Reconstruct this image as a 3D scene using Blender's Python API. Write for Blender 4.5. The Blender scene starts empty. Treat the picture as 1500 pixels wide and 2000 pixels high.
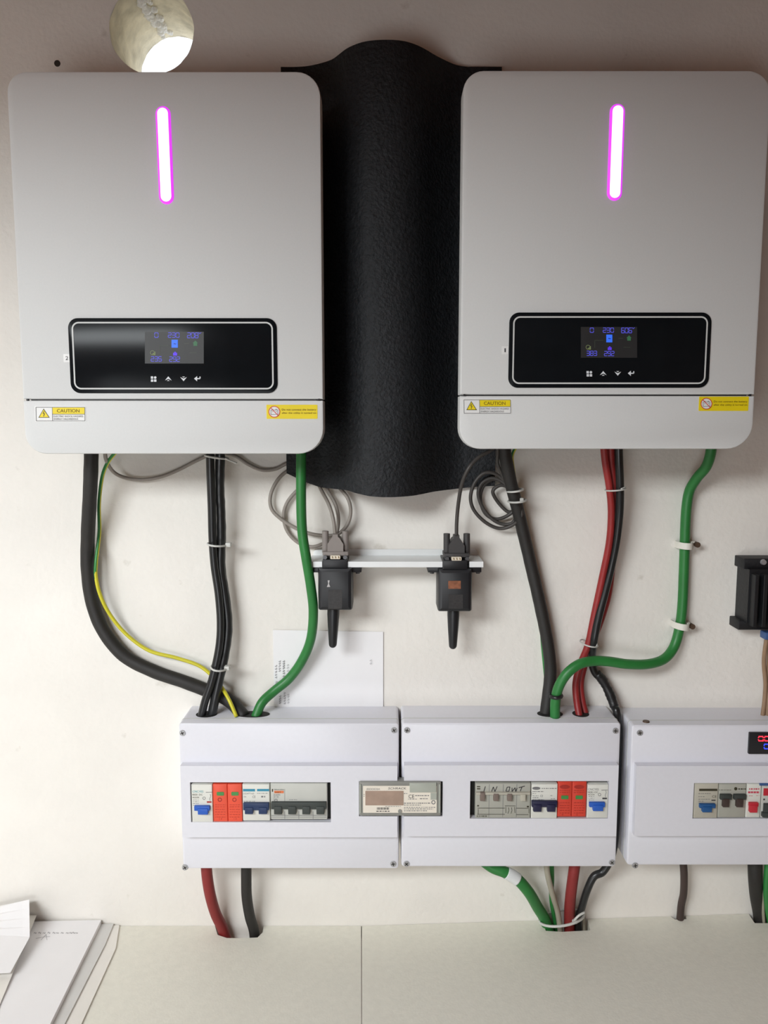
import bpy, bmesh, math, random
from mathutils import Vector, Matrix
random.seed(7)
PI = math.pi
sc = bpy.context.scene
C = sc.collection

# ---------------------------------------------------------------- camera
F, HOR, D, CZ = 1500.0, 830.0, 1.0, 1.6        # focal px, horizon row, wall distance, eye height
TH = math.atan((1000 - HOR) / F)
cam = bpy.data.cameras.new('camera'); cam_o = bpy.data.objects.new('camera', cam); C.objects.link(cam_o)
cam.sensor_fit = 'HORIZONTAL'; cam.sensor_width = 36; cam.lens = F / 1500 * 36
cam.clip_start = 0.01
cam_o.location = (0, -D, CZ); cam_o.rotation_euler = (PI / 2 - TH, 0, 0)
sc.camera = cam_o
# ---------------------------------------------------------------- world, light, exposure
w = bpy.data.worlds.new('sky'); sc.world = w; w.use_nodes = True
bg = w.node_tree.nodes['Background']; bg.inputs[0].default_value = (0.92, 0.96, 1.0, 1); bg.inputs[1].default_value = 1.5
LX, LY, LZ, LW, LH = -1.2, -1.75, 2.30, 1.2, 0.52      # made-up high opening behind the camera, placed for the light falloff
al = bpy.data.lights.new('added_high_daylight', 'AREA'); al.shape = 'RECTANGLE'; al.size = LW; al.size_y = LH
al.energy = 47; al.color = (0.93, 0.98, 1.0)
alo = bpy.data.objects.new('added_high_daylight', al); C.objects.link(alo)
alo.location = (LX, LY + 0.02, LZ); alo.rotation_euler = (PI / 2, 0, 0)      # added light in the made-up high opening, facing the wall
GX, GZ, GW, GH = -0.55, 0.95, 1.0, 0.72                                       # made-up low opening in the same wall, added to soften the shadows
bl = bpy.data.lights.new('added_low_daylight', 'AREA'); bl.shape = 'RECTANGLE'; bl.size = GW; bl.size_y = GH
bl.energy = 5.5; bl.color = (0.97, 0.99, 1.0)
blo = bpy.data.objects.new('added_low_daylight', bl); C.objects.link(blo)
blo.location = (GX, LY + 0.02, GZ); blo.rotation_euler = (PI / 2, 0, 0)  # added light filling the made-up low opening
sc.view_settings.view_transform = 'Standard'; sc.view_settings.look = 'None'
sc.view_settings.exposure = 0.0; sc.view_settings.gamma = 1.0; sc.view_settings.use_curve_mapping = False
sc.cycles.use_denoising = True
sc.cycles.max_bounces = 8; sc.cycles.diffuse_bounces = 5

# ---------------------------------------------------------------- pixel -> place
def ray(px, py):
    a = (px - 750) / F; b = (1000 - py) / F
    return a, math.cos(TH) + b * math.sin(TH), -math.sin(TH) + b * math.cos(TH)
def P(px, py, d):                       # the point seen at a pixel, d in front of the back wall
    a, fy, fz = ray(px, py); t = (D - d) / fy
    return Vector((a * t, -d, CZ + fz * t))
def PZ(px, py, zf):                     # the point seen at a pixel on a (nearly) level surface z = zf(x)
    a, fy, fz = ray(px, py); z = zf(0.0)
    for _ in range(8):
        t = (z - CZ) / fz; z = zf(a * t)
    return Vector((a * t, -D + fy * t, z))
def scale_at(p):                        # pixels per metre at a point
    dy = p.y + D; dz = p.z - CZ
    return F / (dy * math.cos(TH) - dz * math.sin(TH))

# ---------------------------------------------------------------- materials
def lin(c):
    c /= 255.0
    return c / 12.92 if c <= 0.04045 else ((c + 0.055) / 1.055) ** 2.4
def rgb(r, g, b): return (lin(r), lin(g), lin(b), 1)
MAT = {}
def mat(name, col, rough=0.5, metal=0.0, var=0.06, nscale=40, bump=0.0, bscale=300, spec=0.5, emit=None, estr=0.0, coat=0.0):
    m = bpy.data.materials.new(name); m.use_nodes = True
    nt = m.node_tree; b = nt.nodes['Principled BSDF']
    tc = nt.nodes.new('ShaderNodeTexCoord')
    if var > 0:
        n = nt.nodes.new('ShaderNodeTexNoise'); n.inputs['Scale'].default_value = nscale; n.inputs['Detail'].default_value = 4
        nt.links.new(tc.outputs['Object'], n.inputs['Vector'])
        r = nt.nodes.new('ShaderNodeValToRGB')
        r.color_ramp.elements[0].position = 0.3; r.color_ramp.elements[1].position = 0.7
        r.color_ramp.elements[0].color = tuple(max(0, c * (1 - var)) for c in col[:3]) + (1,)
        r.color_ramp.elements[1].color = tuple(min(1, c * (1 + var)) for c in col[:3]) + (1,)
        nt.links.new(n.outputs['Fac'], r.inputs['Fac']); nt.links.new(r.outputs['Color'], b.inputs['Base Color'])
    else:
        b.inputs['Base Color'].default_value = col
    b.inputs['Roughness'].default_value = rough; b.inputs['Metallic'].default_value = metal
    b.inputs['Specular IOR Level'].default_value = spec
    b.inputs['Coat Weight'].default_value = coat
    if bump > 0:
        n2 = nt.nodes.new('ShaderNodeTexNoise'); n2.inputs['Scale'].default_value = bscale; n2.inputs['Detail'].default_value = 3
        nt.links.new(tc.outputs['Object'], n2.inputs['Vector'])
        bp = nt.nodes.new('ShaderNodeBump'); bp.inputs['Strength'].default_value = bump; bp.inputs['Distance'].default_value = 0.002
        nt.links.new(n2.outputs['Fac'], bp.inputs['Height']); nt.links.new(bp.outputs['Normal'], b.inputs['Normal'])
    if emit:
        b.inputs['Emission Color'].default_value = emit; b.inputs['Emission Strength'].default_value = estr
    MAT[name] = m
    return m
mat('plaster', rgb(236, 232, 225), 0.9, var=0.035, nscale=9, bump=0.35, bscale=130, spec=0.2)
def plaster_marks():
    m = MAT['plaster']; nt = m.node_tree; b = nt.nodes['Principled BSDF']
    src = b.inputs['Base Color'].links[0].from_socket
    tc = [n for n in nt.nodes if n.type == 'TEX_COORD'][0]
    n = nt.nodes.new('ShaderNodeTexNoise'); n.inputs['Scale'].default_value = 26; n.inputs['Detail'].default_value = 6
    nt.links.new(tc.outputs['Object'], n.inputs['Vector'])
    r = nt.nodes.new('ShaderNodeValToRGB'); r.color_ramp.elements[0].position = 0.70; r.color_ramp.elements[1].position = 0.80
    nt.links.new(n.outputs['Fac'], r.inputs['Fac'])
    mx = nt.nodes.new('ShaderNodeMix'); mx.data_type = 'RGBA'
    nt.links.new(r.outputs['Color'], mx.inputs['Factor']); nt.links.new(src, mx.inputs['A'])
    mx.inputs['B'].default_value = rgb(205, 199, 188)
    nt.links.new(mx.outputs['Result'], b.inputs['Base Color'])
plaster_marks()
mat('room_white', rgb(200, 194, 188), 0.9, var=0.03)
mat('shade_soffit_wood', rgb(128, 82, 58), 0.7, var=0.15, nscale=12)  # brown of the added soffit, warms the bounce on the upper wall
mat('front_wood', rgb(140, 98, 74), 0.7, var=0.12, nscale=10)
mat('floor_tile', rgb(120, 100, 86), 0.6)
mat('dark_wood', rgb(112, 78, 56), 0.6, var=0.15)
mat('cement', rgb(222, 214, 192), 0.95, var=0.2, nscale=45, bump=0.8, bscale=90)
mat('foam', rgb(244, 244, 244), 0.9, var=0.12, nscale=160, bump=0.8, bscale=300)
mat('hole_dark', rgb(60, 55, 50), 0.9)
mat('panel_grey', rgb(218, 219, 218), 0.62, var=0.012, nscale=500, bump=0.05, bscale=1500)
mat('casing_black', rgb(22, 23, 26), 0.5, bump=0.2)
mat('glass_black', rgb(19, 22, 25), 0.2, var=0.1, spec=0.12)
mat('white_line', rgb(208, 210, 208), 0.5, var=0.02)
mat('icon_grey', rgb(205, 207, 210), 0.5, var=0.02, emit=(0.8, 0.85, 0.9, 1), estr=0.12)
mat('lcd_glass', rgb(42, 43, 44), 0.45, var=0.08, nscale=60)
mat('lcd_digit', rgb(70, 70, 160), 0.5, var=0.02, emit=rgb(74, 74, 200), estr=0.75)
mat('lcd_blue', rgb(40, 90, 210), 0.5, var=0.02, emit=rgb(50, 105, 225), estr=0.75)
mat('lcd_purple', rgb(70, 40, 190), 0.5, var=0.02, emit=rgb(84, 50, 205), estr=0.7)
mat('lcd_green', rgb(50, 95, 65), 0.5, var=0.02, emit=rgb(45, 90, 60), estr=0.5)
mat('lcd_lime', rgb(110, 120, 80), 0.5, var=0.02, emit=rgb(100, 112, 76), estr=0.5)
mat('lcd_line', rgb(72, 80, 68), 0.5, var=0.02)
mat('strip_core', (1, 0.8, 1, 1), 0.4, var=0, emit=(1.0, 0.62, 1.0, 1), estr=2.2)
mat('strip_halo', (0.5, 0.05, 0.6, 1), 0.4, var=0, emit=(0.55, 0.04, 0.68, 1), estr=1.3)  # emission painted for the halo around the light bar
mat('sticker_white', rgb(236, 236, 234), 0.35, var=0.02)
mat('sticker_yellow', rgb(238, 214, 24), 0.4, var=0.03)
mat('print_dark', rgb(60, 56, 40), 0.6, var=0.05)
mat('print_grey', rgb(120, 120, 122), 0.6, var=0.05)
mat('print_brown', rgb(110, 82, 8), 0.6, var=0.05)
mat('print_red', rgb(215, 62, 52), 0.5, var=0.05)
mat('print_darkred', rgb(168, 44, 34), 0.5, var=0.05)
mat('print_pink', rgb(206, 70, 92), 0.5, var=0.05)
mat('print_teal', rgb(70, 165, 175), 0.5, var=0.05)
mat('print_blue', rgb(50, 140, 170), 0.5, var=0.05)
mat('print_orange', rgb(225, 120, 70), 0.5, var=0.05)
mat('ink', rgb(66, 64, 66), 0.6, var=0.1)
mat('ink_light', rgb(150, 148, 152), 0.7, var=0.1)
mat('mat_black', rgb(30, 32, 35), 0.62, var=0.35, nscale=160, bump=0.9, bscale=260, spec=0.35)
mat('cable_black', rgb(38, 36, 34), 0.6, var=0.1, nscale=60, bump=0.15, bscale=200)
mat('cable_gloss', rgb(34, 35, 36), 0.3, var=0.1, nscale=60)
mat('cable_green', rgb(42, 120, 56), 0.42, var=0.08, nscale=50)
mat('cable_red', rgb(150, 42, 42), 0.45, var=0.08, nscale=50)
mat('cable_maroon', rgb(134, 40, 40), 0.5, var=0.1, nscale=50)
mat('cable_grey', rgb(146, 138, 130), 0.5, var=0.05)
mat('cable_dark', rgb(66, 62, 59), 0.5, var=0.08)
mat('cable_palegrey', rgb(160, 154, 138), 0.5, var=0.05)
mat('cable_tan', rgb(150, 122, 96), 0.6, var=0.08)
mat('earth_green', rgb(48, 130, 62), 0.4, var=0.05)
mat('earth_yellow', rgb(206, 198, 48), 0.4, var=0.05)
mat('tape_black', rgb(32, 32, 33), 0.4, var=0.15, nscale=150, bump=0.5, bscale=150)
mat('tape_white', rgb(225, 228, 228), 0.5, var=0.04)
mat('nylon', rgb(205, 205, 200), 0.35, var=0.03)
mat('clip_white', rgb(228, 226, 216), 0.4, var=0.03)
mat('nail', rgb(92, 72, 58), 0.5, metal=0.3, var=0.2, nscale=300)
mat('steel', rgb(176, 176, 178), 0.35, metal=0.45, var=0.1, nscale=400)
mat('steel_dark', rgb(96, 96, 98), 0.4, metal=0.8, var=0.1, nscale=400)
mat('bracket_white', rgb(236, 238, 238), 0.35, var=0.02)
mat('dongle_black', rgb(30, 31, 34), 0.38, var=0.08)
mat('dongle_label', rgb(44, 42, 42), 0.5, var=0.3, nscale=300)
mat('label_copper', rgb(140, 88, 62), 0.35, var=0.3, nscale=200)
mat('label_silver', rgb(180, 176, 176), 0.3, var=0.1)
mat('plug_grey', rgb(140, 132, 127), 0.55, var=0.05)
mat('plug_dark', rgb(64, 62, 62), 0.55, var=0.05)
mat('plug_pin', rgb(216, 206, 188), 0.4, var=0.05)
mat('box_white', rgb(226, 226, 233), 0.3, var=0.01, nscale=200)
mat('gap_shade', rgb(26, 26, 24), 0.7)  # flat black for the shade in box windows and cable holes
mat('device_white', rgb(222, 222, 214), 0.45, var=0.02)
mat('device_grey', rgb(196, 197, 190), 0.45, var=0.03)
mat('device_sand', rgb(186, 182, 168), 0.5, var=0.03)
mat('device_green_grey', rgb(172, 172, 162), 0.5, var=0.03)
mat('device_red', rgb(232, 84, 58), 0.45, var=0.03)
mat('device_crimson', rgb(212, 66, 48), 0.45, var=0.03)
mat('flag_green', rgb(70, 140, 72), 0.4, var=0.05)
mat('toggle_blue', rgb(36, 92, 190), 0.4, var=0.05)
mat('toggle_steel_blue', rgb(30, 84, 140), 0.4, var=0.05)
mat('toggle_navy', rgb(30, 52, 92), 0.4, var=0.08)
mat('toggle_ink', rgb(30, 30, 64), 0.4, var=0.08)
mat('toggle_charcoal', rgb(56, 62, 60), 0.45, var=0.1)
mat('toggle_brown', rgb(122, 108, 100), 0.5, var=0.05)
mat('toggle_dark_brown', rgb(66, 52, 48), 0.5, var=0.1)
mat('toggle_red', rgb(196, 44, 58), 0.45, var=0.05)
mat('blue_part', rgb(60, 90, 140), 0.45, var=0.05)
mat('meter_grey', rgb(142, 142, 136), 0.3, var=0.05)
mat('meter_face', rgb(236, 228, 214), 0.45, var=0.02)
mat('meter_screen', rgb(168, 144, 128), 0.3, var=0.12, nscale=60)
mat('meter_flap', rgb(172, 176, 166), 0.4, var=0.03)
mat('readout_black', rgb(34, 34, 38), 0.3, var=0.05)
mat('led_red', (0.9, 0.05, 0.08, 1), 0.4, var=0, emit=(1.0, 0.03, 0.06, 1), estr=1.3)
mat('led_blue', (0.05, 0.1, 0.9, 1), 0.4, var=0, emit=(0.03, 0.06, 1.0, 1), estr=1.3)
mat('paper', rgb(240, 239, 240), 0.8, var=0.012, nscale=30)
mat('paper_warm', rgb(234, 231, 224), 0.8, var=0.015, nscale=30)
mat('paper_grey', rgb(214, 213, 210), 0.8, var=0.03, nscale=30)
mat('board_white', rgb(230, 228, 216), 0.55, var=0.03, nscale=140, bump=0.1, bscale=400)

# ---------------------------------------------------------------- object helpers
ORG = {}
def empty(name, label, cat, loc, group=None):
    o = bpy.data.objects.new(name, None); C.objects.link(o); o.location = loc; o.empty_display_size = 0.02
    o['label'] = label; o['category'] = cat
    if group: o['group'] = group
    ORG[o] = Vector(loc)
    return o
def obj(name, bm, m, parent=None, label=None, cat=None, group=None, kind=None, smooth=False, recalc=True):
    if recalc: bmesh.ops.recalc_face_normals(bm, faces=bm.faces[:])
    if parent is None:
        xs = [v.co for v in bm.verts]
        org = Vector(((min(v.x for v in xs) + max(v.x for v in xs)) / 2, (min(v.y for v in xs) + max(v.y for v in xs)) / 2, min(v.z for v in xs)))
    else: org = ORG[parent]
    for v in bm.verts: v.co -= org
    me = bpy.data.meshes.new(name); bm.to_mesh(me); bm.free()
    ms = m if isinstance(m, (list, tuple)) else [m]
    for k in ms: me.materials.append(MAT[k])
    if smooth:
        for p in me.polygons: p.use_smooth = True
        if smooth != 'all': me.set_sharp_from_angle(angle=math.radians(40))
    o = bpy.data.objects.new(name, me); C.objects.link(o)
    if parent is None: o.location = org
    else: o.parent = parent
    ORG[o] = org
    if label: o['label'] = label
    if cat: o['category'] = cat
    if group: o['group'] = group
    if kind: o['kind'] = kind
    return o

# ---------------------------------------------------------------- shapes
def add_box(bm, x0, x1, y0, y1, z0, z1):
    v = [bm.verts.new(c) for c in ((x0,y0,z0),(x1,y0,z0),(x1,y1,z0),(x0,y1,z0),(x0,y0,z1),(x1,y0,z1),(x1,y1,z1),(x0,y1,z1))]
    for f in ((0,3,2,1),(4,5,6,7),(0,1,5,4),(1,2,6,5),(2,3,7,6),(3,0,4,7)): bm.faces.new([v[i] for i in f])
    return v
def outline(x0, x1, z0, z1, r, inset=0.0, n=7):       # r = (bl, br, tr, tl)
    if not isinstance(r, (tuple, list)): r = (r,) * 4
    x0 += inset; x1 -= inset; z0 += inset; z1 -= inset
    pts = []
    for (cx, cz, sx, sz, a0, rr) in ((x0, z0, 1, 1, PI, r[0]), (x1, z0, -1, 1, 1.5 * PI, r[1]), (x1, z1, -1, -1, 0, r[2]), (x0, z1, 1, -1, 0.5 * PI, r[3])):
        rr = max(rr - inset, 1e-5)
        for k in range(n):
            a = a0 + k / (n - 1) * PI / 2
            pts.append((cx + sx * rr + rr * math.cos(a), cz + sz * rr + rr * math.sin(a)))
    return pts
def loft(bm, rings):                                   # rings: lists of Vector, first/last capped
    vr = [[bm.verts.new(p) for p in r] for r in rings]
    n = len(vr[0])
    for a, b in zip(vr, vr[1:]):
        for i in range(n): bm.faces.new((a[i], a[(i + 1) % n], b[(i + 1) % n], b[i]))
    bm.faces.new(vr[0][::-1]); bm.faces.new(vr[-1])
    return vr
def slab(bm, x0, x1, z0, z1, d0, d1, r=0.0, bev=0.0, n=7, back_bev=0.0):   # rounded plate from d0 (wall side) to d1 (front)
    if r == 0: r = 1e-5; n = 2
    lay = []
    if back_bev: lay += [(back_bev, d0), (0, d0 + back_bev)]
    else: lay += [(0, d0)]
    if bev: lay += [(0, d1 - bev), (bev * 0.3, d1 - bev * 0.3), (bev, d1)]
    else: lay += [(0, d1)]
    loft(bm, [[Vector((x, -d, z)) for x, z in outline(x0, x1, z0, z1, r, i, n)] for i, d in lay])
def rect_px(px0, py0, px1, py1, d):                    # pixel rectangle -> x0,x1,z0,z1 on the plane at d
    a = P(px0, py0, d); b = P(px1, py0, d); c = P(px0, py1, d); e = P(px1, py1, d)
    return ((a.x + c.x) / 2, (b.x + e.x) / 2, (c.z + e.z) / 2, (a.z + b.z) / 2)
def slab_px(bm, px0, py0, px1, py1, d0, d1, r=0.0, bev=0.0, dref=None, n=7):
    slab(bm, *rect_px(px0, py0, px1, py1, d1 if dref is None else dref), d0, d1, r, bev, n)
def part_px(name, m, parent, px0, py0, px1, py1, d0, d1, r=0.0, bev=0.0, **k):
    bm = bmesh.new(); slab_px(bm, px0, py0, px1, py1, d0, d1, r, bev); return obj(name, bm, m, parent, smooth=(r > 0 or bev > 0), **k)
def prism_px(bm, pts, d0, d1):                         # polygon in pixels, on the plane d1, extruded back to d0
    f = [P(x, y, d1) for x, y in pts]
    a = [bm.verts.new(p) for p in f]; b = [bm.verts.new((p.x, -d0, p.z)) for p in f]
    n = len(a); bm.faces.new(a); bm.faces.new(b[::-1])
    for i in range(n): bm.faces.new((a[i], b[i], b[(i + 1) % n], a[(i + 1) % n]))
def flat_px(bm, pts, d):
    bm.faces.new([bm.verts.new(P(x, y, d)) for x, y in pts])
def box_flat(bm, x0, y0, x1, y1, d): flat_px(bm, ((x0, y1), (x1, y1), (x1, y0), (x0, y0)), d)
def stroke(bm, pts, wpx, d):                           # thin printed line through pixels
    for (xa, ya), (xb, yb) in zip(pts, pts[1:]):
        l = math.hypot(xb - xa, yb - ya) or 1; nx, ny = -(yb - ya) / l * wpx / 2, (xb - xa) / l * wpx / 2
        flat_px(bm, ((xa + nx, ya + ny), (xb + nx, yb + ny), (xb - nx, yb - ny), (xa - nx, ya - ny)), d)
def ring_px(bm, cx, cy, r, wpx, d, n=24):
    stroke(bm, [(cx + r * math.cos(2 * PI * k / n), cy + r * math.sin(2 * PI * k / n)) for k in range(n + 1)], wpx, d)
def disc_px(bm, cx, cy, r, d, n=20):
    flat_px(bm, [(cx + r * math.cos(-2 * PI * k / n), cy + r * math.sin(-2 * PI * k / n)) for k in range(n)], d)
def frame_line(bm, x0, x1, z0, z1, r, wd, d, n=7):     # flat rounded outline
    o = outline(x0, x1, z0, z1, r, 0, n); i = outline(x0, x1, z0, z1, r, wd, n)
    vo = [bm.verts.new((x, -d, z)) for x, z in o]; vi = [bm.verts.new((x, -d, z)) for x, z in i]
    k = len(vo)
    for j in range(k): bm.faces.new((vo[j], vo[(j + 1) % k], vi[(j + 1) % k], vi[j]))
def prt(name, m, parent, build, **k):                  # a flat print as its own object
    bm = bmesh.new(); build(bm); return obj(name, bm, m, parent, **k)

TEXTS = {}
def prepare_texts(strings):
    tmp = []
    for s in strings:
        cu = bpy.data.curves.new('lettering', 'FONT'); cu.body = s; cu.resolution_u = 3
        o = bpy.data.objects.new('lettering', cu); C.objects.link(o); tmp.append((s, o, cu))
    dg = bpy.context.evaluated_depsgraph_get(); dg.update()
    for s, o, cu in tmp:
        me = bpy.data.meshes.new_from_object(o.evaluated_get(dg))
        TEXTS[s] = ([(v.co.x, v.co.y) for v in me.vertices], [tuple(p.vertices) for p in me.polygons])
        bpy.data.meshes.remove(me)
    for s, o, cu in tmp: bpy.data.objects.remove(o); bpy.data.curves.remove(cu)
def text_px(bm, s, px0, py0, px1, py1, d, slant=0.0):
    vs, fs = TEXTS[s]
    x0 = min(v[0] for v in vs); x1 = max(v[0] for v in vs); y0 = min(v[1] for v in vs); y1 = max(v[1] for v in vs)
    out = []
    for x, y in vs:
        u = (x - x0) / max(x1 - x0, 1e-6); v = (y - y0) / max(y1 - y0, 1e-6)
        out.append(bm.verts.new(P(px0 + u * (px1 - px0) + slant * v, py1 + v * (py0 - py1), d)))
    for f in fs:
        try: bm.faces.new([out[i] for i in f])
        except ValueError: pass
SEG = {'0': 'abcdef', '1': 'bc', '2': 'abged', '3': 'abgcd', '4': 'fgbc', '5': 'afgcd', '6': 'afgedc', '7': 'abc', '8': 'abcdefg', '9': 'abcdfg'}
def seg_px(bm, s, px0, py0, px1, py1, d, wpx=1.3, gap=0.22):
    n = len(s); cw = (px1 - px0) / (n - gap)
    for i, ch in enumerate(s):
        a = px0 + i * cw; b = a + cw * (1 - gap); m = (py0 + py1) / 2; e = wpx * 0.55
        L = {'a': ((a, py0), (b, py0)), 'g': ((a, m), (b, m)), 'd': ((a, py1), (b, py1)), 'f': ((a, py0 + e), (a, m - e)), 'b': ((b, py0 + e), (b, m - e)),
             'e': ((a, m + e), (a, py1 - e)), 'c': ((b, m + e), (b, py1 - e))}
        for k in SEG.get(ch, ''): stroke(bm, L[k], wpx, d)

def spline(pts, per=8, closed=False):
    n = len(pts); out = []
    rng = range(n if closed else n - 1)
    for i in rng:
        if closed: p0, p1, p2, p3 = (pts[(i + k - 1) % n] for k in range(4))
        else:
            p1, p2 = pts[i], pts[i + 1]
            p0 = pts[i - 1] if i else p1 * 2 - p2
            p3 = pts[i + 2] if i + 2 < n else p2 * 2 - p1
        for k in range(per):
            t = k / per
            out.append(0.5 * ((2 * p1) + (p2 - p0) * t + (2 * p0 - 5 * p1 + 4 * p2 - p3) * t * t + (3 * p1 - p0 - 3 * p2 + p3) * t ** 3))
    if not closed: out.append(pts[-1].copy())
    return out
def tube(bm, path, rad, n=14, closed=False, matfn=None, squash=1.0):
    N = len(path); rings = []
    rf = rad if callable(rad) else (lambda t: rad)
    for i, p in enumerate(path):
        if closed: tg = path[(i + 1) % N] - path[i - 1]
        else: tg = path[min(i + 1, N - 1)] - path[max(i - 1, 0)]
        tg.normalize()
        ref = Vector((0, -1, 0)); nn = ref - tg * ref.dot(tg)
        if nn.length < 0.05: nn = Vector((0, 0, 1)) - tg * tg.z
        nn.normalize(); bb = tg.cross(nn); r = rf(i / max(N - 1, 1))
        rings.append([bm.verts.new(p + nn * math.cos(2 * PI * k / n) * r * squash + bb * math.sin(2 * PI * k / n) * r) for k in range(n)])
    for i in range(N if closed else N - 1):
        a, b = rings[i], rings[(i + 1) % N]
        for k in range(n):
            f = bm.faces.new((a[k], a[(k + 1) % n], b[(k + 1) % n], b[k]))
            if matfn: f.material_index = matfn(i / N, 2 * PI * (k + 0.5) / n)
    if not closed: bm.faces.new(rings[0][::-1]); bm.faces.new(rings[-1])
def cyl(bm, p0, p1, r0, r1=None, n=16):
    r1 = r0 if r1 is None else r1
    ax = (p1 - p0).normalized(); u = ax.orthogonal().normalized(); v = ax.cross(u)
    loft(bm, [[p + (u * math.cos(2 * PI * k / n) + v * math.sin(2 * PI * k / n)) * r for k in range(n)] for p, r in ((p0, r0), (p1, r1))])
def path_px(pts): return [p if isinstance(p, Vector) else P(*p) for p in pts]
def cable_mesh(pts, wpx, per=8, n=14, matfn=None, wob=0.0):
    pp = path_px(pts); mid = pp[len(pp) // 2]; r = wpx / 2 / scale_at(mid)
    bm = bmesh.new()
    ph = random.random() * 6
    rad = (lambda t: r * (1 + wob * math.sin(t * 37 + ph) * math.sin(t * 91))) if wob else r
    tube(bm, spline(pp, per), rad, n, matfn=matfn)
    return bm
def cable(name, label, pts, wpx, m, cat='cable', group=None, **k):
    return obj(name, cable_mesh(pts, wpx, **k), m, None, label, cat, group, smooth='all')

prepare_texts(['CAUTION', 'ELECTRIC SHOCK HAZARD', 'ENERGY HAZARDOUS', 'Do not connect the battery', 'after the utility is turned on', '1', '2',
               'SCHRACK', 'CE', 'RKB1-DC', 'CNCYES', 'RC63A', 'MERLIN GERIN', 'multi 9', 'C60N', 'C 32', 'DZ47T-63', 'BSDDE20A', '25A', '1 3', '4'])

# ================================================================ the setting
def z_of(zrel): return CZ + zrel
HC = P(296, 58, 0.0); HR = 0.0518; WT = 0.126           # drilled vent hole in the back wall
X0, X1, ZT = -1.85, 0.95, 2.75
def wall_with_hole():
    bm = bmesh.new(); n = 64; s = 0.075
    def sq(a):
        c, q = math.cos(a), math.sin(a); k = s / max(abs(c), abs(q)); return c * k, q * k
    for y in (0.0, WT):
        ci = []; so = []
        for k in range(n):
            a = 2 * PI * (k + 0.5) / n
            ci.append(bm.verts.new((HC.x + HR * math.cos(a) * (1 + 0.006 * math.sin(9 * a + 1)), y, HC.z + HR * math.sin(a) * (1 + 0.006 * math.cos(7 * a)))))
            q = sq(a); so.append(bm.verts.new((HC.x + q[0], y, HC.z + q[1])))
        for k in range(n): bm.faces.new((so[k], so[(k + 1) % n], ci[(k + 1) % n], ci[k]))
        # corners of the cell
        for sx, sz in ((1, 1), (-1, 1), (-1, -1), (1, -1)):
            cand = sorted(so, key=lambda v: (v.co.x - HC.x - sx * s) ** 2 + (v.co.z - HC.z - sz * s) ** 2)[:2]
            bm.faces.new((cand[0], cand[1], bm.verts.new((HC.x + sx * s, y, HC.z + sz * s))))
        xs = (X0, HC.x - s, HC.x + s, X1); zs = (0.0, HC.z - s, HC.z + s, ZT)
        for i in range(3):
            for j in range(3):
                if i == 1 and j == 1: continue
                bm.faces.new([bm.verts.new((x, y, z)) for x, z in ((xs[i], zs[j]), (xs[i + 1], zs[j]), (xs[i + 1], zs[j + 1]), (xs[i], zs[j + 1]))])
    bmesh.ops.remove_doubles(bm, verts=bm.verts[:], dist=1e-6)
    for f in bm.faces:
        f.normal_update()
        if (f.normal.y > 0) == (f.calc_center_median().y < 0.01): f.normal_flip()
    return obj('wall_back', bm, 'plaster', kind='structure', label='off-white plastered wall carrying the inverters', recalc=False)
wall_back = wall_with_hole()
bm = bmesh.new(); n = 64                                  # rough tube of the hole
rings = []
for y in (0.0005, 0.03, 0.06, 0.09, 0.115, WT):
    rings.append([bm.verts.new((HC.x + (HR + 0.0006 * math.sin(11 * a + y * 200)) * math.cos(a), y, HC.z + (HR + 0.0006 * math.cos(13 * a + y * 150)) * math.sin(a))) for a in (2 * PI * k / n for k in range(n))])
for a, b in zip(rings, rings[1:]):
    for k in range(n): bm.faces.new((a[k], b[k], b[(k + 1) % n], a[(k + 1) % n]))
obj('vent_hole_lining', bm, 'cement', wall_back, recalc=False, smooth='all', label='cream cement lining of the drilled hole')
bm = bmesh.new()                                          # white foam smear along the top of the hole
for k in range(46):
    t = k / 45; a = math.radians(112 - 8 * t + random.uniform(-9, 9)); y = 0.012 + 0.105 * t
    r = HR - random.uniform(0.0, 0.003)
    cc = Vector((HC.x + r * math.cos(a), y, HC.z + r * math.sin(a)))
    bmesh.ops.create_icosphere(bm, subdivisions=1, radius=random.uniform(0.003, 0.0062), matrix=Matrix.Translation(cc))
obj('foam_smear', bm, 'foam', wall_back, smooth='all', label='white foam smeared along the hole')
bm = bmesh.new(); p = P(112, 124, 0.0)
cyl(bm, Vector((p.x, 0.004, p.z)), Vector((p.x, -0.0006, p.z)), 0.0042, 0.0038, 14)
obj('wall_plug', bm, 'hole_dark', wall_back, label='dark empty screw plug')

def plain(name, boxes, m, label):
    bm = bmesh.new()
    for b in boxes: add_box(bm, *b)
    return obj(name, bm, m, kind='structure', label=label)
YB = LY - 0.02
plain('floor', [(X0, X1, YB, 0, -0.05, 0)], 'floor_tile', 'plain tiled floor')
plain('wall_left', [(X0 - 0.1, X0, YB, 0, 0, ZT)], 'room_white', 'white side wall')
plain('wall_right', [(X1, X1 + 0.1, YB, 0, 0, ZT)], 'dark_wood', 'dark timber side wall')
plain('ceiling', [(X0, X1, YB, 0, ZT, ZT + 0.05)], 'room_white', 'white ceiling')
plain('shade_soffit_1', [(X0, X1, -0.95, 0, 2.13, 2.17), (X0, X1, -0.97, -0.95, 2.03, 2.17)], 'shade_soffit_wood', 'unseen brown soffit added to shade the wall above the inverters')  # unseen board and fascia, added to keep the upper wall dark
wx0, wx1, wz0, wz1 = LX - LW / 2, LX + LW / 2, LZ - LH / 2, LZ + LH / 2
gx0, gx1, gz0, gz1 = GX - GW / 2, GX + GW / 2, GZ - GH / 2, GZ + GH / 2
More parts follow.
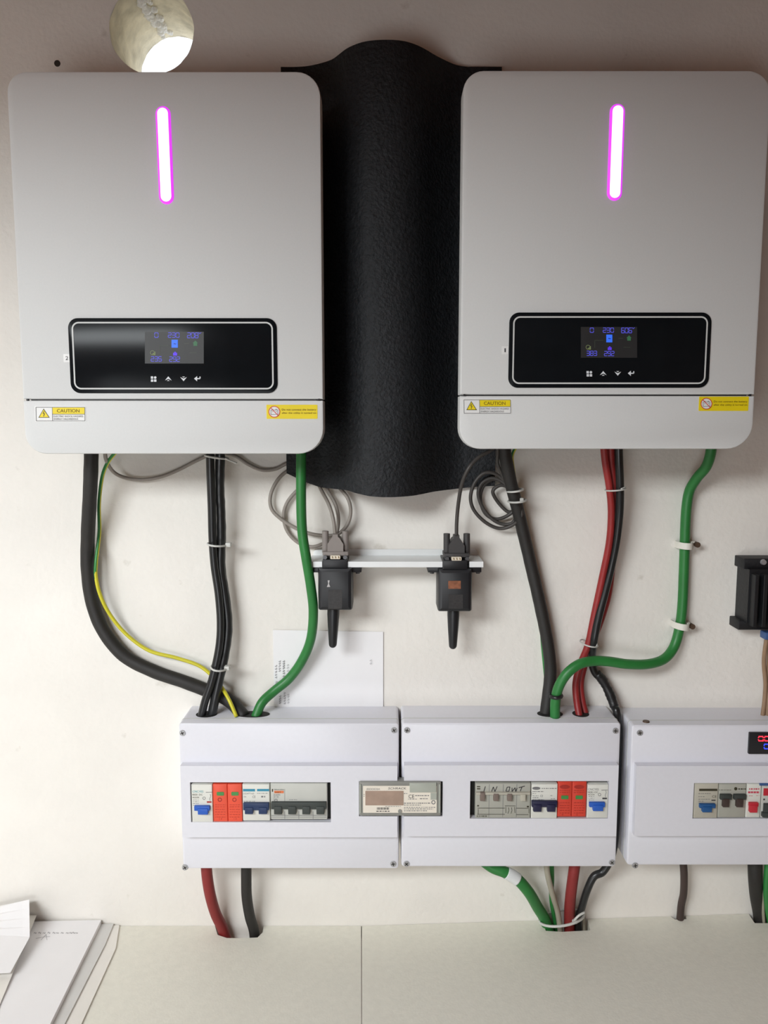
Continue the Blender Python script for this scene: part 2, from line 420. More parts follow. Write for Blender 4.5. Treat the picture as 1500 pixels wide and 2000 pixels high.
plain('wall_front', [(X0, X1, YB - 0.1, YB, 0, gz0), (X0, gx0, YB - 0.1, YB, gz0, gz1), (gx1, X1, YB - 0.1, YB, gz0, gz1), (X0, X1, YB - 0.1, YB, gz1, wz0), (X0, X1, YB - 0.1, YB, wz1, ZT), (wx1, X1, YB - 0.1, YB, wz0, wz1), (X0, wx0, YB - 0.1, YB, wz0, wz1)], 'front_wood', 'brown timber wall with a high and a low opening made up for the light')  # both openings are invented to let the added lights in

# ---------------------------------------------------------------- shelf boards
ZS = CZ - 0.6945
SX = P(706, 1810, 0).x
zl = lambda x: ZS
zr = lambda x: ZS + 0.0336 * (x - SX)
def board(name, poly, zf, label):
    bm = bmesh.new(); t = 0.018
    a = [bm.verts.new((x, y, zf(x))) for x, y in poly]; b = [bm.verts.new((x, y, zf(x) - t)) for x, y in poly]
    bm.faces.new(a); bm.faces.new(b[::-1]); k = len(a)
    for i in range(k): bm.faces.new((a[i], b[i], b[(i + 1) % k], a[(i + 1) % k]))
    return obj(name, bm, 'board_white', None, label, 'shelf board')
def xy(px, py, zf): p = PZ(px, py, zf); return (p.x, min(p.y, -0.0005))
YW, YF = -0.0006, -0.60
e1 = xy(705.3, 2000, zl)
sl = (e1[0] - (SX - 0.0006)) / (e1[1] - YW)
left = [(X0 + 0.01, YF), (SX - 0.0006 + sl * (YF - YW), YF), (SX - 0.0006, YW), (P(515, 1808, 0).x, YW)] + [xy(*q, zl) for q in ((513, 1821), (503, 1831), (470, 1832.5), (443, 1832), (425, 1826))] + [(P(420, 1808, 0).x, YW), (X0 + 0.01, YW)]
board('shelf_board', left, zl, 'off-white shelf board under the papers with a rounded cable cut-out')
right = [(SX + 0.0006 + sl * (YF - YW), YF), (0.94, YF), (0.94, YW), (P(1530, 1783, 0).x, YW)] + [xy(*q, zr) for q in ((1538, 1803), (1474, 1803))] + [(P(1462, 1783, 0).x, YW), (P(1339, 1787, 0).x, YW)] + [xy(*q, zr) for q in ((1341, 1795), (1319, 1796))] + [(P(1309, 1788, 0).x, YW), (P(1147, 1792, 0).x, YW)] + [xy(*q, zr) for q in ((1153, 1817), (1098, 1820), (1066, 1818))] + [(P(1058, 1797, 0).x, YW), (SX + 0.0006, YW)]
board('shelf_board', right, zr, 'off-white shelf board under the grey and green cables with square cable cut-outs')

# ================================================================ inverters
PD = 0.12                                                # front of the panels
def inverter(x0, x1, z0, z1, seam, mp, digits, number, label, numlabel):
    # mp maps the pixel layout of the first inverter onto this one
    zs = lambda zr_: CZ + zr_
    root = empty('solar_inverter', label, 'inverter', ((x0 + x1) / 2, -0.06, CZ + z0), 'pair of inverters on the wall')
    Z0, Z1, ZSM = CZ + z0, CZ + z1, CZ + seam
    bm = bmesh.new(); slab(bm, x0 + 0.014, x1 - 0.014, Z0 + 0.02, Z1 - 0.012, 0.022, 0.098, 0.012, 0.002)
    obj('casing', bm, 'casing_black', root, smooth=True)
    bm = bmesh.new(); xm = (x0 + x1) / 2; slab(bm, xm - 0.09, xm + 0.09, Z1 - 0.2, Z1 - 0.09, 0.0, 0.022)
    obj('mounting_plate', bm, 'steel_dark', root)
    bm = bmesh.new(); slab(bm, x0, x1, ZSM + 0.0007, Z1, 0.096, PD, (0.001, 0.001, 0.026, 0.022), 0.0022, 9)
    obj('front_cover', bm, 'panel_grey', root, smooth=True)
    bm = bmesh.new(); slab(bm, x0, x1, Z0, ZSM - 0.0007, 0.096, PD, (0.024, 0.029, 0.001, 0.001), 0.0018, 9)
    obj('lower_cover', bm, 'panel_grey', root, smooth=True)
    bm = bmesh.new(); slab(bm, x0 + 0.008, x1 - 0.008, ZSM - 0.003, ZSM + 0.003, 0.094, PD - 0.0032)
    obj('seam_gasket', bm, 'casing_black', root)
    for sx in (x0 + 0.004, x1 - 0.006):
        bm = bmesh.new(); slab(bm, sx, sx + 0.0022, ZSM - 0.0009, ZSM + 0.0012, PD - 0.003, PD + 0.0001); obj('seam_notch', bm, 'casing_black', root)
    # status light
    (sa, sb), (sc_, sd) = mp['strip']
    a = P(sa, sb, PD); b = P(sc_, sd, PD); r = 11 / scale_at(a)
    bm = bmesh.new()
    def capsule(bm, p, q, r, d0, d1):
        loft(bm, [[Vector((c.x + r * math.cos(t), -d, c.z + r * math.sin(t))) for c, t in [(p, PI * k / 12) for k in range(13)] + [(q, PI + PI * k / 12) for k in range(13)]] for d in (d0, d1)])
    loft(bm, [[Vector((c.x + rr_ * math.cos(t), -d, c.z + rr_ * math.sin(t))) for c, t in [(a, PI * k / 12) for k in range(13)] + [(b, PI + PI * k / 12) for k in range(13)]] for rr_, d in ((r + 0.0022, PD - 0.002), (r + 0.0021, PD + 0.0003), (r - 0.0002, PD + 0.0022))]); rim = obj('light_halo', bm, 'strip_halo', root, label='magenta skirt painting the halo of the light bar')  # glowing skirt stands in for the halo around the bar
    bm = bmesh.new(); capsule(bm, a, b, r - 0.0004, PD - 0.002, PD + 0.0024); obj('status_light', bm, 'strip_core', root, label='white-hot vertical light bar')
    # display
    M = mp['map']; R = lambda q: (*M(q[0], q[1]), *M(q[2], q[3]))
    X = rect_px(*mp['disp'], PD)
    bm = bmesh.new(); slab(bm, *X, PD - 0.001, PD + 0.0014, 0.011, 0.0006, 9)
    dp = obj('display_panel', bm, 'glass_black', root, smooth=True, label='glossy black display panel')
    e = PD + 0.0016
    prt('border_line', 'white_line', dp, lambda b: frame_line(b, X[0] + 0.0042, X[1] - 0.0042, X[2] + 0.0042, X[3] - 0.0042, 0.008, 0.0017, e, 9))
    q = R((283, 648, 398, 710)); prt('lcd_screen', 'lcd_glass', dp, lambda b: box_flat(b, *q, e))
    e2 = e + 0.0002
    T = {'a': (302, 650, 309, 659), 'b': (328.5, 650, 350, 659), 'c': (366, 650, 387, 660), 'd': (295, 696.5, 315.5, 705.5), 'e': (331, 697, 351, 706)}
    for k, s in zip('abcde', digits):
        q = R(T[k]); prt('lcd_digits', 'lcd_digit', dp, lambda b: seg_px(b, s, *q, e2))
    q = R((388, 649, 393, 652)); prt('lcd_unit', 'lcd_digit', dp, lambda b: stroke(b, ((q[0], q[1]), (q[0] + 2, q[3]), (q[2], q[1])), 0.9, e2))
    q = R((335, 663.5, 347.3, 679)); prt('lcd_inverter_icon', 'lcd_blue', dp, lambda b: box_flat(b, *q, e2))
    c = M(341.5, 671.5); prt('lcd_wave', 'lcd_glass', dp, lambda b: stroke(b, ((c[0] - 2.5, c[1] + 0.8), (c[0] - 0.8, c[1] - 1), (c[0] + 0.8, c[1] + 1), (c[0] + 2.5, c[1] - 0.5)), 1, e2 + 0.0002))
    q = R((376, 665, 387, 675.5))
    prt('lcd_house_icon', 'lcd_green', dp, lambda b: (flat_px(b, ((q[0], (q[1] + q[3]) / 2), (q[2], (q[1] + q[3]) / 2), ((q[0] + q[2]) / 2, q[1])), e2), box_flat(b, q[0] + 1.8, (q[1] + q[3]) / 2, q[2] - 1.8, q[3], e2)))
    q = R((293, 684, 303.5, 693.5))
    prt('lcd_load_icon', 'lcd_lime', dp, lambda b: (flat_px(b, ((q[0] + 2, q[3]), (q[2], q[3]), (q[2], q[1] + 2)), e2), ring_px(b, (q[0] + q[2]) / 2 - 0.6, (q[1] + q[3]) / 2, 4, 0.9, e2, 14)))
    q = R((338, 687, 346, 694.5)); prt('lcd_battery_icon', 'lcd_purple', dp, lambda b: (box_flat(b, q[0], q[1] + 2, q[2], q[3], e2), box_flat(b, q[0] + 2.4, q[1], q[2] - 2.4, q[1] + 2, e2)))
    a1, a2, a3 = M(329, 675), M(311.5, 675), M(311.5, 690); b1, b2 = M(360, 671), M(369, 671); c1, c2 = M(370, 689), M(384, 689)
    prt('lcd_flow_line', 'lcd_line', dp, lambda b: (stroke(b, (a1, a2, a3), 1.0, e2), stroke(b, (b1, b2), 0.9, e2), stroke(b, (c1, c2), 0.9, e2)))
    # touch keys
    def sq(b, x, y, s=4.7): box_flat(b, x, y, x + s, y + s, e2)
    k0 = M(294.5, 735); prt('menu_key', 'icon_grey', dp, lambda b: (sq(b, *k0), disc_px(b, k0[0] + 8.6, k0[1] + 2.4, 2.5, e2), sq(b, k0[0] + 0.2, k0[1] + 6), sq(b, k0[0] + 6.3, k0[1] + 6)))
    k1 = M(328.7, 735); prt('up_key', 'icon_grey', dp, lambda b: (flat_px(b, ((k1[0] - 6.6, k1[1] + 8), (k1[0], k1[1] + 5), (k1[0], k1[1])), e2), flat_px(b, ((k1[0], k1[1] + 5), (k1[0] + 6.6, k1[1] + 8), (k1[0], k1[1])), e2), flat_px(b, ((k1[0] - 3, k1[1] + 9), (k1[0] + 3, k1[1] + 9), (k1[0], k1[1] + 7)), e2)))
    k2 = M(358.5, 744.5); prt('down_key', 'icon_grey', dp, lambda b: (flat_px(b, ((k2[0] - 6.6, k2[1] - 8), (k2[0], k2[1]), (k2[0], k2[1] - 5)), e2), flat_px(b, ((k2[0], k2[1] - 5), (k2[0], k2[1]), (k2[0] + 6.6, k2[1] - 8)), e2), flat_px(b, ((k2[0] - 3, k2[1] - 9), (k2[0], k2[1] - 7), (k2[0] + 3, k2[1] - 9)), e2)))
    k3 = M(379, 739.5); prt('enter_key', 'icon_grey', dp, lambda b: (flat_px(b, ((k3[0], k3[1]), (k3[0] + 6, k3[1] + 5.3), (k3[0] + 6, k3[1] - 5)), e2), stroke(b, ((k3[0] + 5.5, k3[1]), (k3[0] + 11.6, k3[1]), (k3[0] + 11.6, k3[1] - 4)), 2.1, e2)))
    # stickers
    S = mp['caution']; Rr = lambda q: (*S(q[0], q[1]), *S(q[2], q[3])); s0 = PD + 0.0003; s1 = s0 + 0.0003; s2 = s1 + 0.0002
    lab = part_px('caution_sticker', 'sticker_white', root, *Rr((68, 793, 168, 824)), PD - 0.0005, s0, 0.0012, label='white and yellow electric shock caution sticker')
    prt('sticker_border', 'print_grey', lab, lambda b: [stroke(b, [S(*p) for p in pl], 1.0, s1) for pl in (((70, 795.5), (165.5, 795.5), (165.8, 822), (70.6, 822), (70, 795.5)), ((102, 795.5), (102.6, 822)), ((102, 809), (165.5, 809)))])
    prt('yellow_field', 'sticker_yellow', lab, lambda b: box_flat(b, *Rr((102.6, 796, 165, 808.5)), s1 - 0.0001))
    prt('warning_triangle', 'print_dark', lab, lambda b: flat_px(b, [S(*p) for p in ((75, 815.8), (97, 815.8), (85.2, 798))], s1 - 0.0001))
    prt('triangle_fill', 'sticker_yellow', lab, lambda b: flat_px(b, [S(*p) for p in ((77, 814.7), (95, 814.7), (85.2, 800))], s1))
    prt('lightning_bolt', 'print_dark', lab, lambda b: stroke(b, [S(*p) for p in ((86.2, 803), (83.8, 807.5), (86.8, 807.8), (85, 813.3))], 1.2, s2))
    prt('caution_lettering', 'print_brown', lab, lambda b: text_px(b, 'CAUTION', *Rr((111, 799, 155, 805.6)), s2))
    prt('small_lettering', 'print_grey', lab, lambda b: (text_px(b, 'ELECTRIC SHOCK HAZARD', *Rr((104.5, 811.3, 162, 814.6)), s2), text_px(b, 'ENERGY HAZARDOUS', *Rr((105, 816.6, 152, 820)), s2)))
    S2 = mp['battery']; R2 = lambda q: (*S2(q[0], q[1]), *S2(q[2], q[3]))
    lab = part_px('battery_sticker', 'sticker_yellow', root, *R2((520.5, 790.5, 620, 818)), PD - 0.0005, s0, 0.0008, label='yellow battery warning sticker')
    cx, cy = S2(535.6, 804.2)
    prt('symbol_field', 'sticker_white', lab, lambda b: disc_px(b, cx, cy, 10.6, s1 - 0.0001, 28))
    prt('battery_symbol', 'print_grey', lab, lambda b: (stroke(b, ((cx - 6.5, cy - 3), (cx + 7, cy - 3.5), (cx + 7, cy + 5), (cx - 6.5, cy + 5.3), (cx - 6.5, cy - 3)), 1.0, s1), stroke(b, ((cx - 4.5, cy - 4.6), (cx - 2, cy - 4.6)), 1.2, s1), stroke(b, ((cx + 2.5, cy - 4.8), (cx + 5, cy - 4.8)), 1.2, s1), stroke(b, ((cx + 2.5, cy - 0.3), (cx + 5.5, cy - 0.4)), 0.9, s1), stroke(b, ((cx - 4.5, cy), (cx - 2, cy)), 0.9, s1)))
    prt('prohibition_ring', 'print_red', lab, lambda b: (ring_px(b, cx, cy, 10.6, 1.4, s2, 30), stroke(b, ((cx - 7, cy - 7.5), (cx + 7.5, cy + 7.3)), 1.4, s2)))
    prt('sticker_lettering', 'print_brown', lab, lambda b: (text_px(b, 'Do not connect the battery', *R2((550, 798.2, 617, 802.9)), s2, 0.6), text_px(b, 'after the utility is turned on', *R2((550, 804.6, 617, 809)), s2, 0.6)))
    nx, ny = mp['num']
    st = part_px('number_sticker', 'sticker_white', root, nx - 6.5, ny - 8, nx + 6.5, ny + 8, PD - 0.0005, s0, 0.0006, label=numlabel)
    prt('number', 'ink', st, lambda b: text_px(b, number, nx - (1.3 if number == '1' else 2.6), ny - 3.7, nx + (1.3 if number == '1' else 2.6), ny + 3.7, s1))
    return root
ident = lambda x, y: (x, y)
inverter(-0.4097, -0.0690, -0.0328, 0.3806, P(300, 781, PD).z - CZ,
         dict(strip=((318.6, 223), (325.3, 384)), disp=(136, 621.5, 541.5, 768), map=ident, caution=ident, battery=ident, num=(130.5, 699.5)),
         ('0', '230', '208', '235', '292'), '2', 'grey inverter marked with a small 2, beside the drilled hole, thick black cable below', 'small white sticker with a 2')
m2 = lambda x, y: (1134.5 + (x - 283) * 0.955, 638.5 + (y - 648) * 0.972 + (1.6 if y > 720 else 0))
inverter(0.0860, 0.4203, -0.0273, 0.3817, P(1180, 772, PD).z - CZ,
         dict(strip=((1205.7, 218.5), (1200, 377)), disp=(993.5, 610.5, 1386.5, 757.5), map=m2, caution=lambda x, y: (904 + (x - 68) * 0.955, 778.5 + (y - 793) * 0.99),
              battery=lambda x, y: (1365 + (x - 520.5) * 0.975, 774.5 + (y - 790.5) * 1.02), num=(986.5, 684)),
         ('0', '230', '606', '383', '292'), '1', 'grey inverter marked with a small 1, red and black cables below', 'small white sticker with a 1')

# ================================================================ black mat
def interp(tab, x):
    if x <= tab[0][0]: return tab[0][1]
    for (xa, ya), (xb, yb) in zip(tab, tab[1:]):
        if x <= xb:
            t = (x - xa) / (xb - xa); return ya + (yb - ya) * t
    return tab[-1][1]
top_px = [(549, 133), (575, 131.5), (600, 128.5), (625, 123), (648, 115), (662, 105), (675, 95), (690, 87.5), (710, 81), (735, 78), (765, 78), (790, 81), (812, 88), (832, 98), (850, 109), (870, 119), (890, 127), (910, 131.5), (926, 133)]
zt_m = P(549, 133, 0.006).z
prof = []
for x, y in top_px:
    a, fy, fz = ray(x, y); t = (zt_m - CZ) / fz; prof.append((a * t, D - fy * t))
prof.append((P(967, 945, 0.0095).x, 0.0095))
pts = spline([Vector((x, max(d, 0.0095), 0)) for x, d in prof], 4); prof = [(p.x, p.y) for p in pts]
bot_px = [(559, 924), (580, 934), (600, 943), (626, 952), (655, 955), (679, 957.5), (695, 963), (722, 969), (745, 971), (768, 971), (809, 968), (847, 960.5), (882, 956), (930, 951), (967, 949)]
def dprof(x): return interp(prof, x)
bot = []
for x, y in bot_px:
    d = 0.02
    for _ in range(12): d = dprof(P(x, y, d).x)
    p = P(x, y, d); bot.append((p.x, p.z))
bm = bmesh.new(); cols = 72; rows = 40; xa, xb = prof[0][0], prof[-1][0]
gf, gb = [], []
for i in range(cols + 1):
    x = xa + (xb - xa) * i / cols; d = dprof(x); zb = interp(bot, x)
    e = 0.002; sl_ = (dprof(x + e) - dprof(x - e)) / (2 * e); nl = math.hypot(1, sl_)
    ca, cb = [], []
    for j in range(rows + 1):
        v = j / rows; z = zt_m + (zb - zt_m) * v
        wv = 0.0016 * math.sin(9 * v + 20 * x) * min(1, d / 0.03)
        ca.append(bm.verts.new((x, -(d + wv), z))); cb.append(bm.verts.new((x + 0.003 * sl_ / nl, -(d + wv - 0.003 / nl), z)))
    gf.append(ca); gb.append(cb)
for i in range(cols):
    for j in range(rows):
        bm.faces.new((gf[i][j], gf[i][j + 1], gf[i + 1][j + 1], gf[i + 1][j])); bm.faces.new((gb[i][j], gb[i + 1][j], gb[i + 1][j + 1], gb[i][j + 1]))
    bm.faces.new((gf[i][0], gf[i + 1][0], gb[i + 1][0], gb[i][0])); bm.faces.new((gf[i][rows], gb[i][rows], gb[i + 1][rows], gf[i + 1][rows]))
for g in (0, cols):
    for j in range(rows): bm.faces.new((gf[g][j], gb[g][j], gb[g][j + 1], gf[g][j + 1]))
obj('black_mat', bm, 'mat_black', None, 'bulging black textured mat tucked between the two inverters', 'mat', smooth=True)

# ================================================================ enclosures
BD, RD = 0.060, 0.0705                                   # box front, raised band front
def cell_slab(bm, outer, holes, d0, d1):
    xs = sorted({outer[0], outer[1], *[h[k] for h in holes for k in (0, 1) if outer[0] < h[k] < outer[1]]})
    zs = sorted({outer[2], outer[3], *[h[k] for h in holes for k in (2, 3) if outer[2] < h[k] < outer[3]]})
    def inside(x, z): return any(h[0] < x < h[1] and h[2] < z < h[3] for h in holes)
    keep = {(i, j) for i in range(len(xs) - 1) for j in range(len(zs) - 1) if not inside((xs[i] + xs[i + 1]) / 2, (zs[j] + zs[j + 1]) / 2)}
    vt = {}
    def V(i, j, d):
        if (i, j, d) not in vt: vt[(i, j, d)] = bm.verts.new((xs[i], -d, zs[j]))
        return vt[(i, j, d)]
    for i, j in keep:
        q = ((i, j), (i + 1, j), (i + 1, j + 1), (i, j + 1))
        bm.faces.new([V(*c, d1) for c in q]); bm.faces.new([V(*c, d0) for c in q[::-1]])
        for k, nb in enumerate(((i, j - 1), (i + 1, j), (i, j + 1), (i - 1, j))):
            if nb not in keep:
                a, b = q[k], q[(k + 1) % 4]; bm.faces.new((V(*a, d1), V(*a, d0), V(*b, d0), V(*b, d1)))
def screw(parent, px, py, d, r=6.4):
    p = P(px, py, d); rr = r / scale_at(p); bm = bmesh.new()
    cyl(bm, Vector((p.x, -d + 0.0005, p.z)), Vector((p.x, -d - 0.0012, p.z)), rr, rr * 0.86, 18)
    s = obj('screw', bm, 'steel', parent, smooth=True)
    bm = bmesh.new(); t = random.uniform(0, 90)
    for k in (0, 90):
        a = math.radians(t + k); u = Vector((math.cos(a), 0, math.sin(a))) * rr * 0.6; v = Vector((-math.sin(a), 0, math.cos(a))) * rr * 0.14
        c = Vector((p.x, -d - 0.0013, p.z)); bm.faces.new([bm.verts.new(q) for q in (c - u - v, c + u - v, c + u + v, c - u + v)])
    obj('screw_slot', bm, 'hole_dark', s)
def enclosure(label, x0, x1, z0, z1, band, holes, screws, knock=(), extra=None):
    root = empty('breaker_enclosure', label, 'breaker box', ((x0 + x1) / 2, -0.03, CZ + z0), 'white breaker boxes on the wall')
    bm = bmesh.new(); slab(bm, x0, x1, CZ + z0, CZ + z1, 0.0, BD, 0.004, 0.0022, 6); obj('housing', bm, 'box_white', root, smooth=True)
    bm = bmesh.new(); slab(bm, x0 - 0.0004, x1 + 0.0004, CZ + z0 - 0.0004, CZ + z1 + 0.0004, 0.0445, 0.0455, 0.004, 0, 6); obj('lid_joint', bm, 'device_grey', root)
    B = rect_px(*band, RD); H = [rect_px(*h, RD) for h in holes]
    bm = bmesh.new(); cell_slab(bm, (B[0], B[1], B[2], B[3]), H, BD - 0.0006, RD); obj('raised_band', bm, 'box_white', root)
    for h in H:
        hx0, hx1 = max(h[0], B[0] + 0.0005), min(h[1], B[1] - 0.0005)
        bm = bmesh.new(); slab(bm, hx0, hx1, h[2], h[3], BD - 0.001, BD + 0.0008); obj('window_backing', bm, 'gap_shade', root, label='black plate painting the shade in the window gap')  # black plate darkens the shallow cavity like a deep interior
    for s in screws: screw(root, *s, BD)
    for k in knock:                                      # black discs painted for the dark of cable holes on the top face
        a = P(k[0], 1397, 0.03); b = P(k[1], 1397, 0.03); zt = CZ + z1
        bm = bmesh.new(); n = 24; cx, rx = (a.x + b.x) / 2, (b.x - a.x) / 2
        loft(bm, [[Vector((cx + rx * math.cos(2 * PI * q / n), -k[2] + k[3] * math.sin(2 * PI * q / n), z)) for q in range(n)] for z in (zt - 0.002, zt + 0.0006)])
        obj('entry_hole_shade', bm, 'gap_shade', root)
    return root
enclosure('white breaker box with red surge modules beside a grey four-pole breaker, red cable below', -0.2612, 0.0190, -0.5735, -0.3768, (354, 1496, 776, 1635.5),
          [(372, 1528, 646, 1606), (701, 1526, 800, 1594.5)], ((356.5, 1431.5), (769.5, 1426), (361.5, 1694), (768, 1687)), ((383, 424, 0.03, 0.011), (462, 527, 0.03, 0.011)))
enclosure('white breaker box joined to its twin, handwritten IN OUT in its window', 0.0225, 0.3012, -0.5707, -0.3762, (789, 1495, 1206, 1633.5),
          [(760, 1526, 864.5, 1594.5), (918, 1525.5, 1188.5, 1599)], ((795, 1426, ), (1202, 1427), (794, 1687), (1195, 1684)), ((1049, 1099, 0.03, 0.011), (1118, 1150, 0.03, 0.011)))
enclosure('white breaker box with the small red and blue digital readout', 0.3154, 0.5954, -0.5686, -0.3790, (1241, 1496, 1645, 1633),
          [(1354, 1529.5, 1620, 1599)], ((1249.5, 1431), (1240.5, 1690)), ())
bm = bmesh.new(); p = P(1262, 1407, 0.05)
cyl(bm, Vector((p.x, p.y, z_of(-0.3792))), Vector((p.x, p.y, z_of(-0.3776))), 0.0045, 0.004, 16)
obj('screw_cap', bm, 'nail', None, 'brown screw cap on top of the breaker box with the readout', 'screw cap', smooth=True)

# ================================================================ devices in the boxes
DB, DF = 0.0610, 0.0700
def device(name, label, cat, px0, py0, px1, py1, m, group=None, front=DF, bev=0.0012):
    x = rect_px(px0, py0, px1, py1, front)
    root = empty(name, label, cat, ((x[0] + x[1]) / 2, -DB, x[2]), group)
    bm = bmesh.new(); slab(bm, x[0] + 0.0002, x[1] - 0.0002, x[2], x[3], DB, front, 0.0008, bev, 4); obj('body', bm, m, root, smooth=True)
    return root
def toggle(root, m, wide, tabs, d1=0.0045, front=DF, name='toggle'):
    bm = bmesh.new()
    if wide: slab_px(bm, *wide, front - 0.001, front + d1 * 0.8, 0.0006, 0.0006, n=3)
    for t in tabs: slab_px(bm, *t, front - 0.001, front + d1, 0.0006, 0.0006, n=3)
    return obj(name, bm, m, root, smooth=True)
def scribble(b, x0, x1, y, d, w=1.0, seed=1):            # an illegible line of tiny print
    rnd = random.Random(seed); x = x0
    while x < x1:
        l = rnd.uniform(1.5, 5); stroke(b, ((x, y), (min(x + l, x1), y)), w, d); x += l + rnd.uniform(0.8, 1.8)
e = DF + 0.0002
def isolator(px, label, grp):
    o = px - 374
    r = device('isolator_switch', label, 'circuit breaker', 374 + o, 1532.5, 416 + o - 0.5, 1606 - (8 if o else 0), 'device_white', grp)
    dy = -7.0 if o else 0
    toggle(r, 'toggle_blue', (379 + o, 1575 + dy, 409.5 + o, 1584 + dy), ((386 + o, 1580 + dy, 406 + o, 1591.5 + dy),))
    prt('maker_lettering', 'print_teal' if not o else 'print_grey', r, lambda b: text_px(b, 'CNCYES', 376 + o, 1544 + dy * .6, 397 + o, 1548 + dy * .6, e))
    prt('type_lettering', 'print_dark', r, lambda b: (text_px(b, 'RKB1-DC', 376 + o, 1550.5 + dy * .7, 395.5 + o, 1553.8 + dy * .7, e), text_px(b, 'RC63A', 376.5 + o, 1556 + dy * .8, 389 + o, 1559 + dy * .8, e)))
    prt('fine_print', 'print_grey', r, lambda b: [scribble(b, 377 + o, 388 + o, y + dy, e, 0.8, int(y)) for y in (1562.5, 1566, 1569.5, 1573)])
    prt('approval_mark', 'print_grey', r, lambda b: ring_px(b, 398.5 + o, 1559 + dy, 2.6, 0.9, e, 14))
    prt('circuit_diagram', 'print_grey', r, lambda b: (stroke(b, ((402 + o, 1547.5 + dy * .6), (414.5 + o, 1547.2 + dy * .6)), 1.0, e), stroke(b, ((410.5 + o, 1551 + dy), (411.5 + o, 1555 + dy), (409.5 + o, 1560 + dy), (410.5 + o, 1564 + dy)), 0.8, e)))
    prt('indicator', 'print_darkred' if not o else 'ink', r, lambda b: box_flat(b, 404 + o, 1565 + dy, 413 + o, 1568 + dy, e))
isolator(374, 'white isolator with bright blue toggle beside the orange-red surge modules', 'blue-toggle isolators')
def surge(x0, x1, x2, y0, y1, body, flag, mark, label):
    r = device('surge_protector', label, 'surge protector', x0, y0, x2, y1, body, 'red surge protectors', front=DF - 0.002)
    for a, b_ in ((x0, x1), (x1, x2)):
        md = part_px('module', body, r, a + 0.4, y0 + 0.3, b_ - 0.4, y1 - 0.3, DF - 0.003, DF, 0.0006, 0.001)
        c = (a + b_) / 2
        part_px('status_flag', 'flag_green', md, c - 7, flag, c + 7, flag + 7, DF - 0.0005, DF + 0.0005, 0.001)
        if mark == 'ring':
            prt('module_print', 'print_darkred', md, lambda b: (ring_px(b, c - 1, flag + 15, 3.4, 1.6, e, 14), [scribble(b, a + 4, b_ - 4, y, e, 0.8, int(y + a)) for y in (flag + 25, flag + 29, flag + 34, flag + 39, flag + 44, flag + 49)], text_px(b, '1 3', c - 2, y1 - 7, c + 3, y1 - 4, e)))
        else:
            prt('module_print', 'print_darkred', md, lambda b: (flat_px(b, [(c + 10 * math.cos(-t), 1537 + 4 * math.sin(-t)) for t in (2 * PI * k / 18 for k in range(18))], e), [scribble(b, a + 4, b_ - 4, y, e, 1.0, int(y + a)) for y in (1544, 1548, 1568, 1573.5, 1578, 1583, 1588)], text_px(b, '4', c - 6, 1590, c - 3, 1593, e)))
surge(416, 444.5, 473, 1531.5, 1605, 'device_red', 1547, 'ring', 'two-module orange-red surge protector beside the white isolator in the red-cable box')
def two_pole(x0, x1, y0, y1, body, tg, tgl, tabs, label, logo):
    r = device('two_pole_breaker', label, 'circuit breaker', x0, y0, x1, y1, body, 'two-pole breakers')
    toggle(r, tg, tgl, tabs)
    logo(r)
def logo_c(r):
    prt('blue_bars', 'print_blue', r, lambda b: (box_flat(b, 474.6, 1541, 498, 1545.8, e), box_flat(b, 502, 1541, 525.6, 1545.5, e)))
    prt('type_lettering', 'print_grey', r, lambda b: (text_px(b, 'DZ47T-63', 475, 1548.5, 496, 1551.5, e), text_px(b, '25A', 475.5, 1554.5, 481, 1557.5, e), scribble(b, 502, 523, 1549.5, e, 0.9, 4), scribble(b, 475, 498, 1565, e, 0.9, 5), scribble(b, 510, 518, 1556, e, 3, 6)))
    prt('ce_mark', 'print_grey', r, lambda b: text_px(b, 'CE', 493, 1554, 499, 1558.5, e))
two_pole(473.5, 527.3, 1532, 1603, 'device_white', 'toggle_navy', (474.8, 1569, 525.2, 1583), ((478, 1578, 494, 1590.5), (505, 1578, 521.5, 1590.5)),
         'white two-pole breaker with navy toggle and blue print bars', logo_c)
# grey four-pole
r = device('four_pole_breaker', 'grey four-pole breaker with long charcoal toggle bar and orange tag', 'circuit breaker', 528.3, 1530, 639.5, 1600.5, 'device_grey')
toggle(r, 'toggle_charcoal', (529.5, 1567.5, 637.5, 1581), [(535 + 27.6 * k, 1576, 550.5 + 27.6 * k, 1591) for k in range(4)], name='toggle_bar')
for k in range(3): part_px('pole_joint', 'print_grey', r, 555.6 + 27.7 * k, 1585, 556.4 + 27.7 * k, 1599.5, DF - 0.001, DF + 0.0003)
prt('foot_line', 'print_grey', r, lambda b: (stroke(b, ((530, 1592.5), (638, 1592.5)), 0.9, e), stroke(b, ((530, 1596), (638, 1596)), 0.9, e)))
part_px('orange_tag', 'print_orange', r, 535.5, 1544.7, 554, 1549.3, DF - 0.0005, DF + 0.0003)
prt('tag_lettering', 'print_dark', r, lambda b: text_px(b, 'multi 9', 537.5, 1546, 548, 1548.6, DF + 0.0005))
prt('maker_lettering', 'print_dark', r, lambda b: (text_px(b, 'MERLIN GERIN', 535.5, 1541.2, 554.5, 1543.2, e), box_flat(b, 531, 1541, 533.2, 1546.5, e)))
prt('rating_lettering', 'print_grey', r, lambda b: (text_px(b, 'C60N', 536, 1551, 547, 1553.8, e), text_px(b, 'C 32', 536, 1555, 544, 1558, e), ring_px(b, 539, 1563, 2.4, 1.0, e, 12), stroke(b, ((535, 1550), (535, 1567)), 0.5, e), stroke(b, ((556, 1541), (556, 1567)), 0.5, e)))
prt('fine_print', 'print_grey', r, lambda b: [scribble(b, 565, 580, y, e, 1.0, int(y)) for y in (1562, 1565.5)])
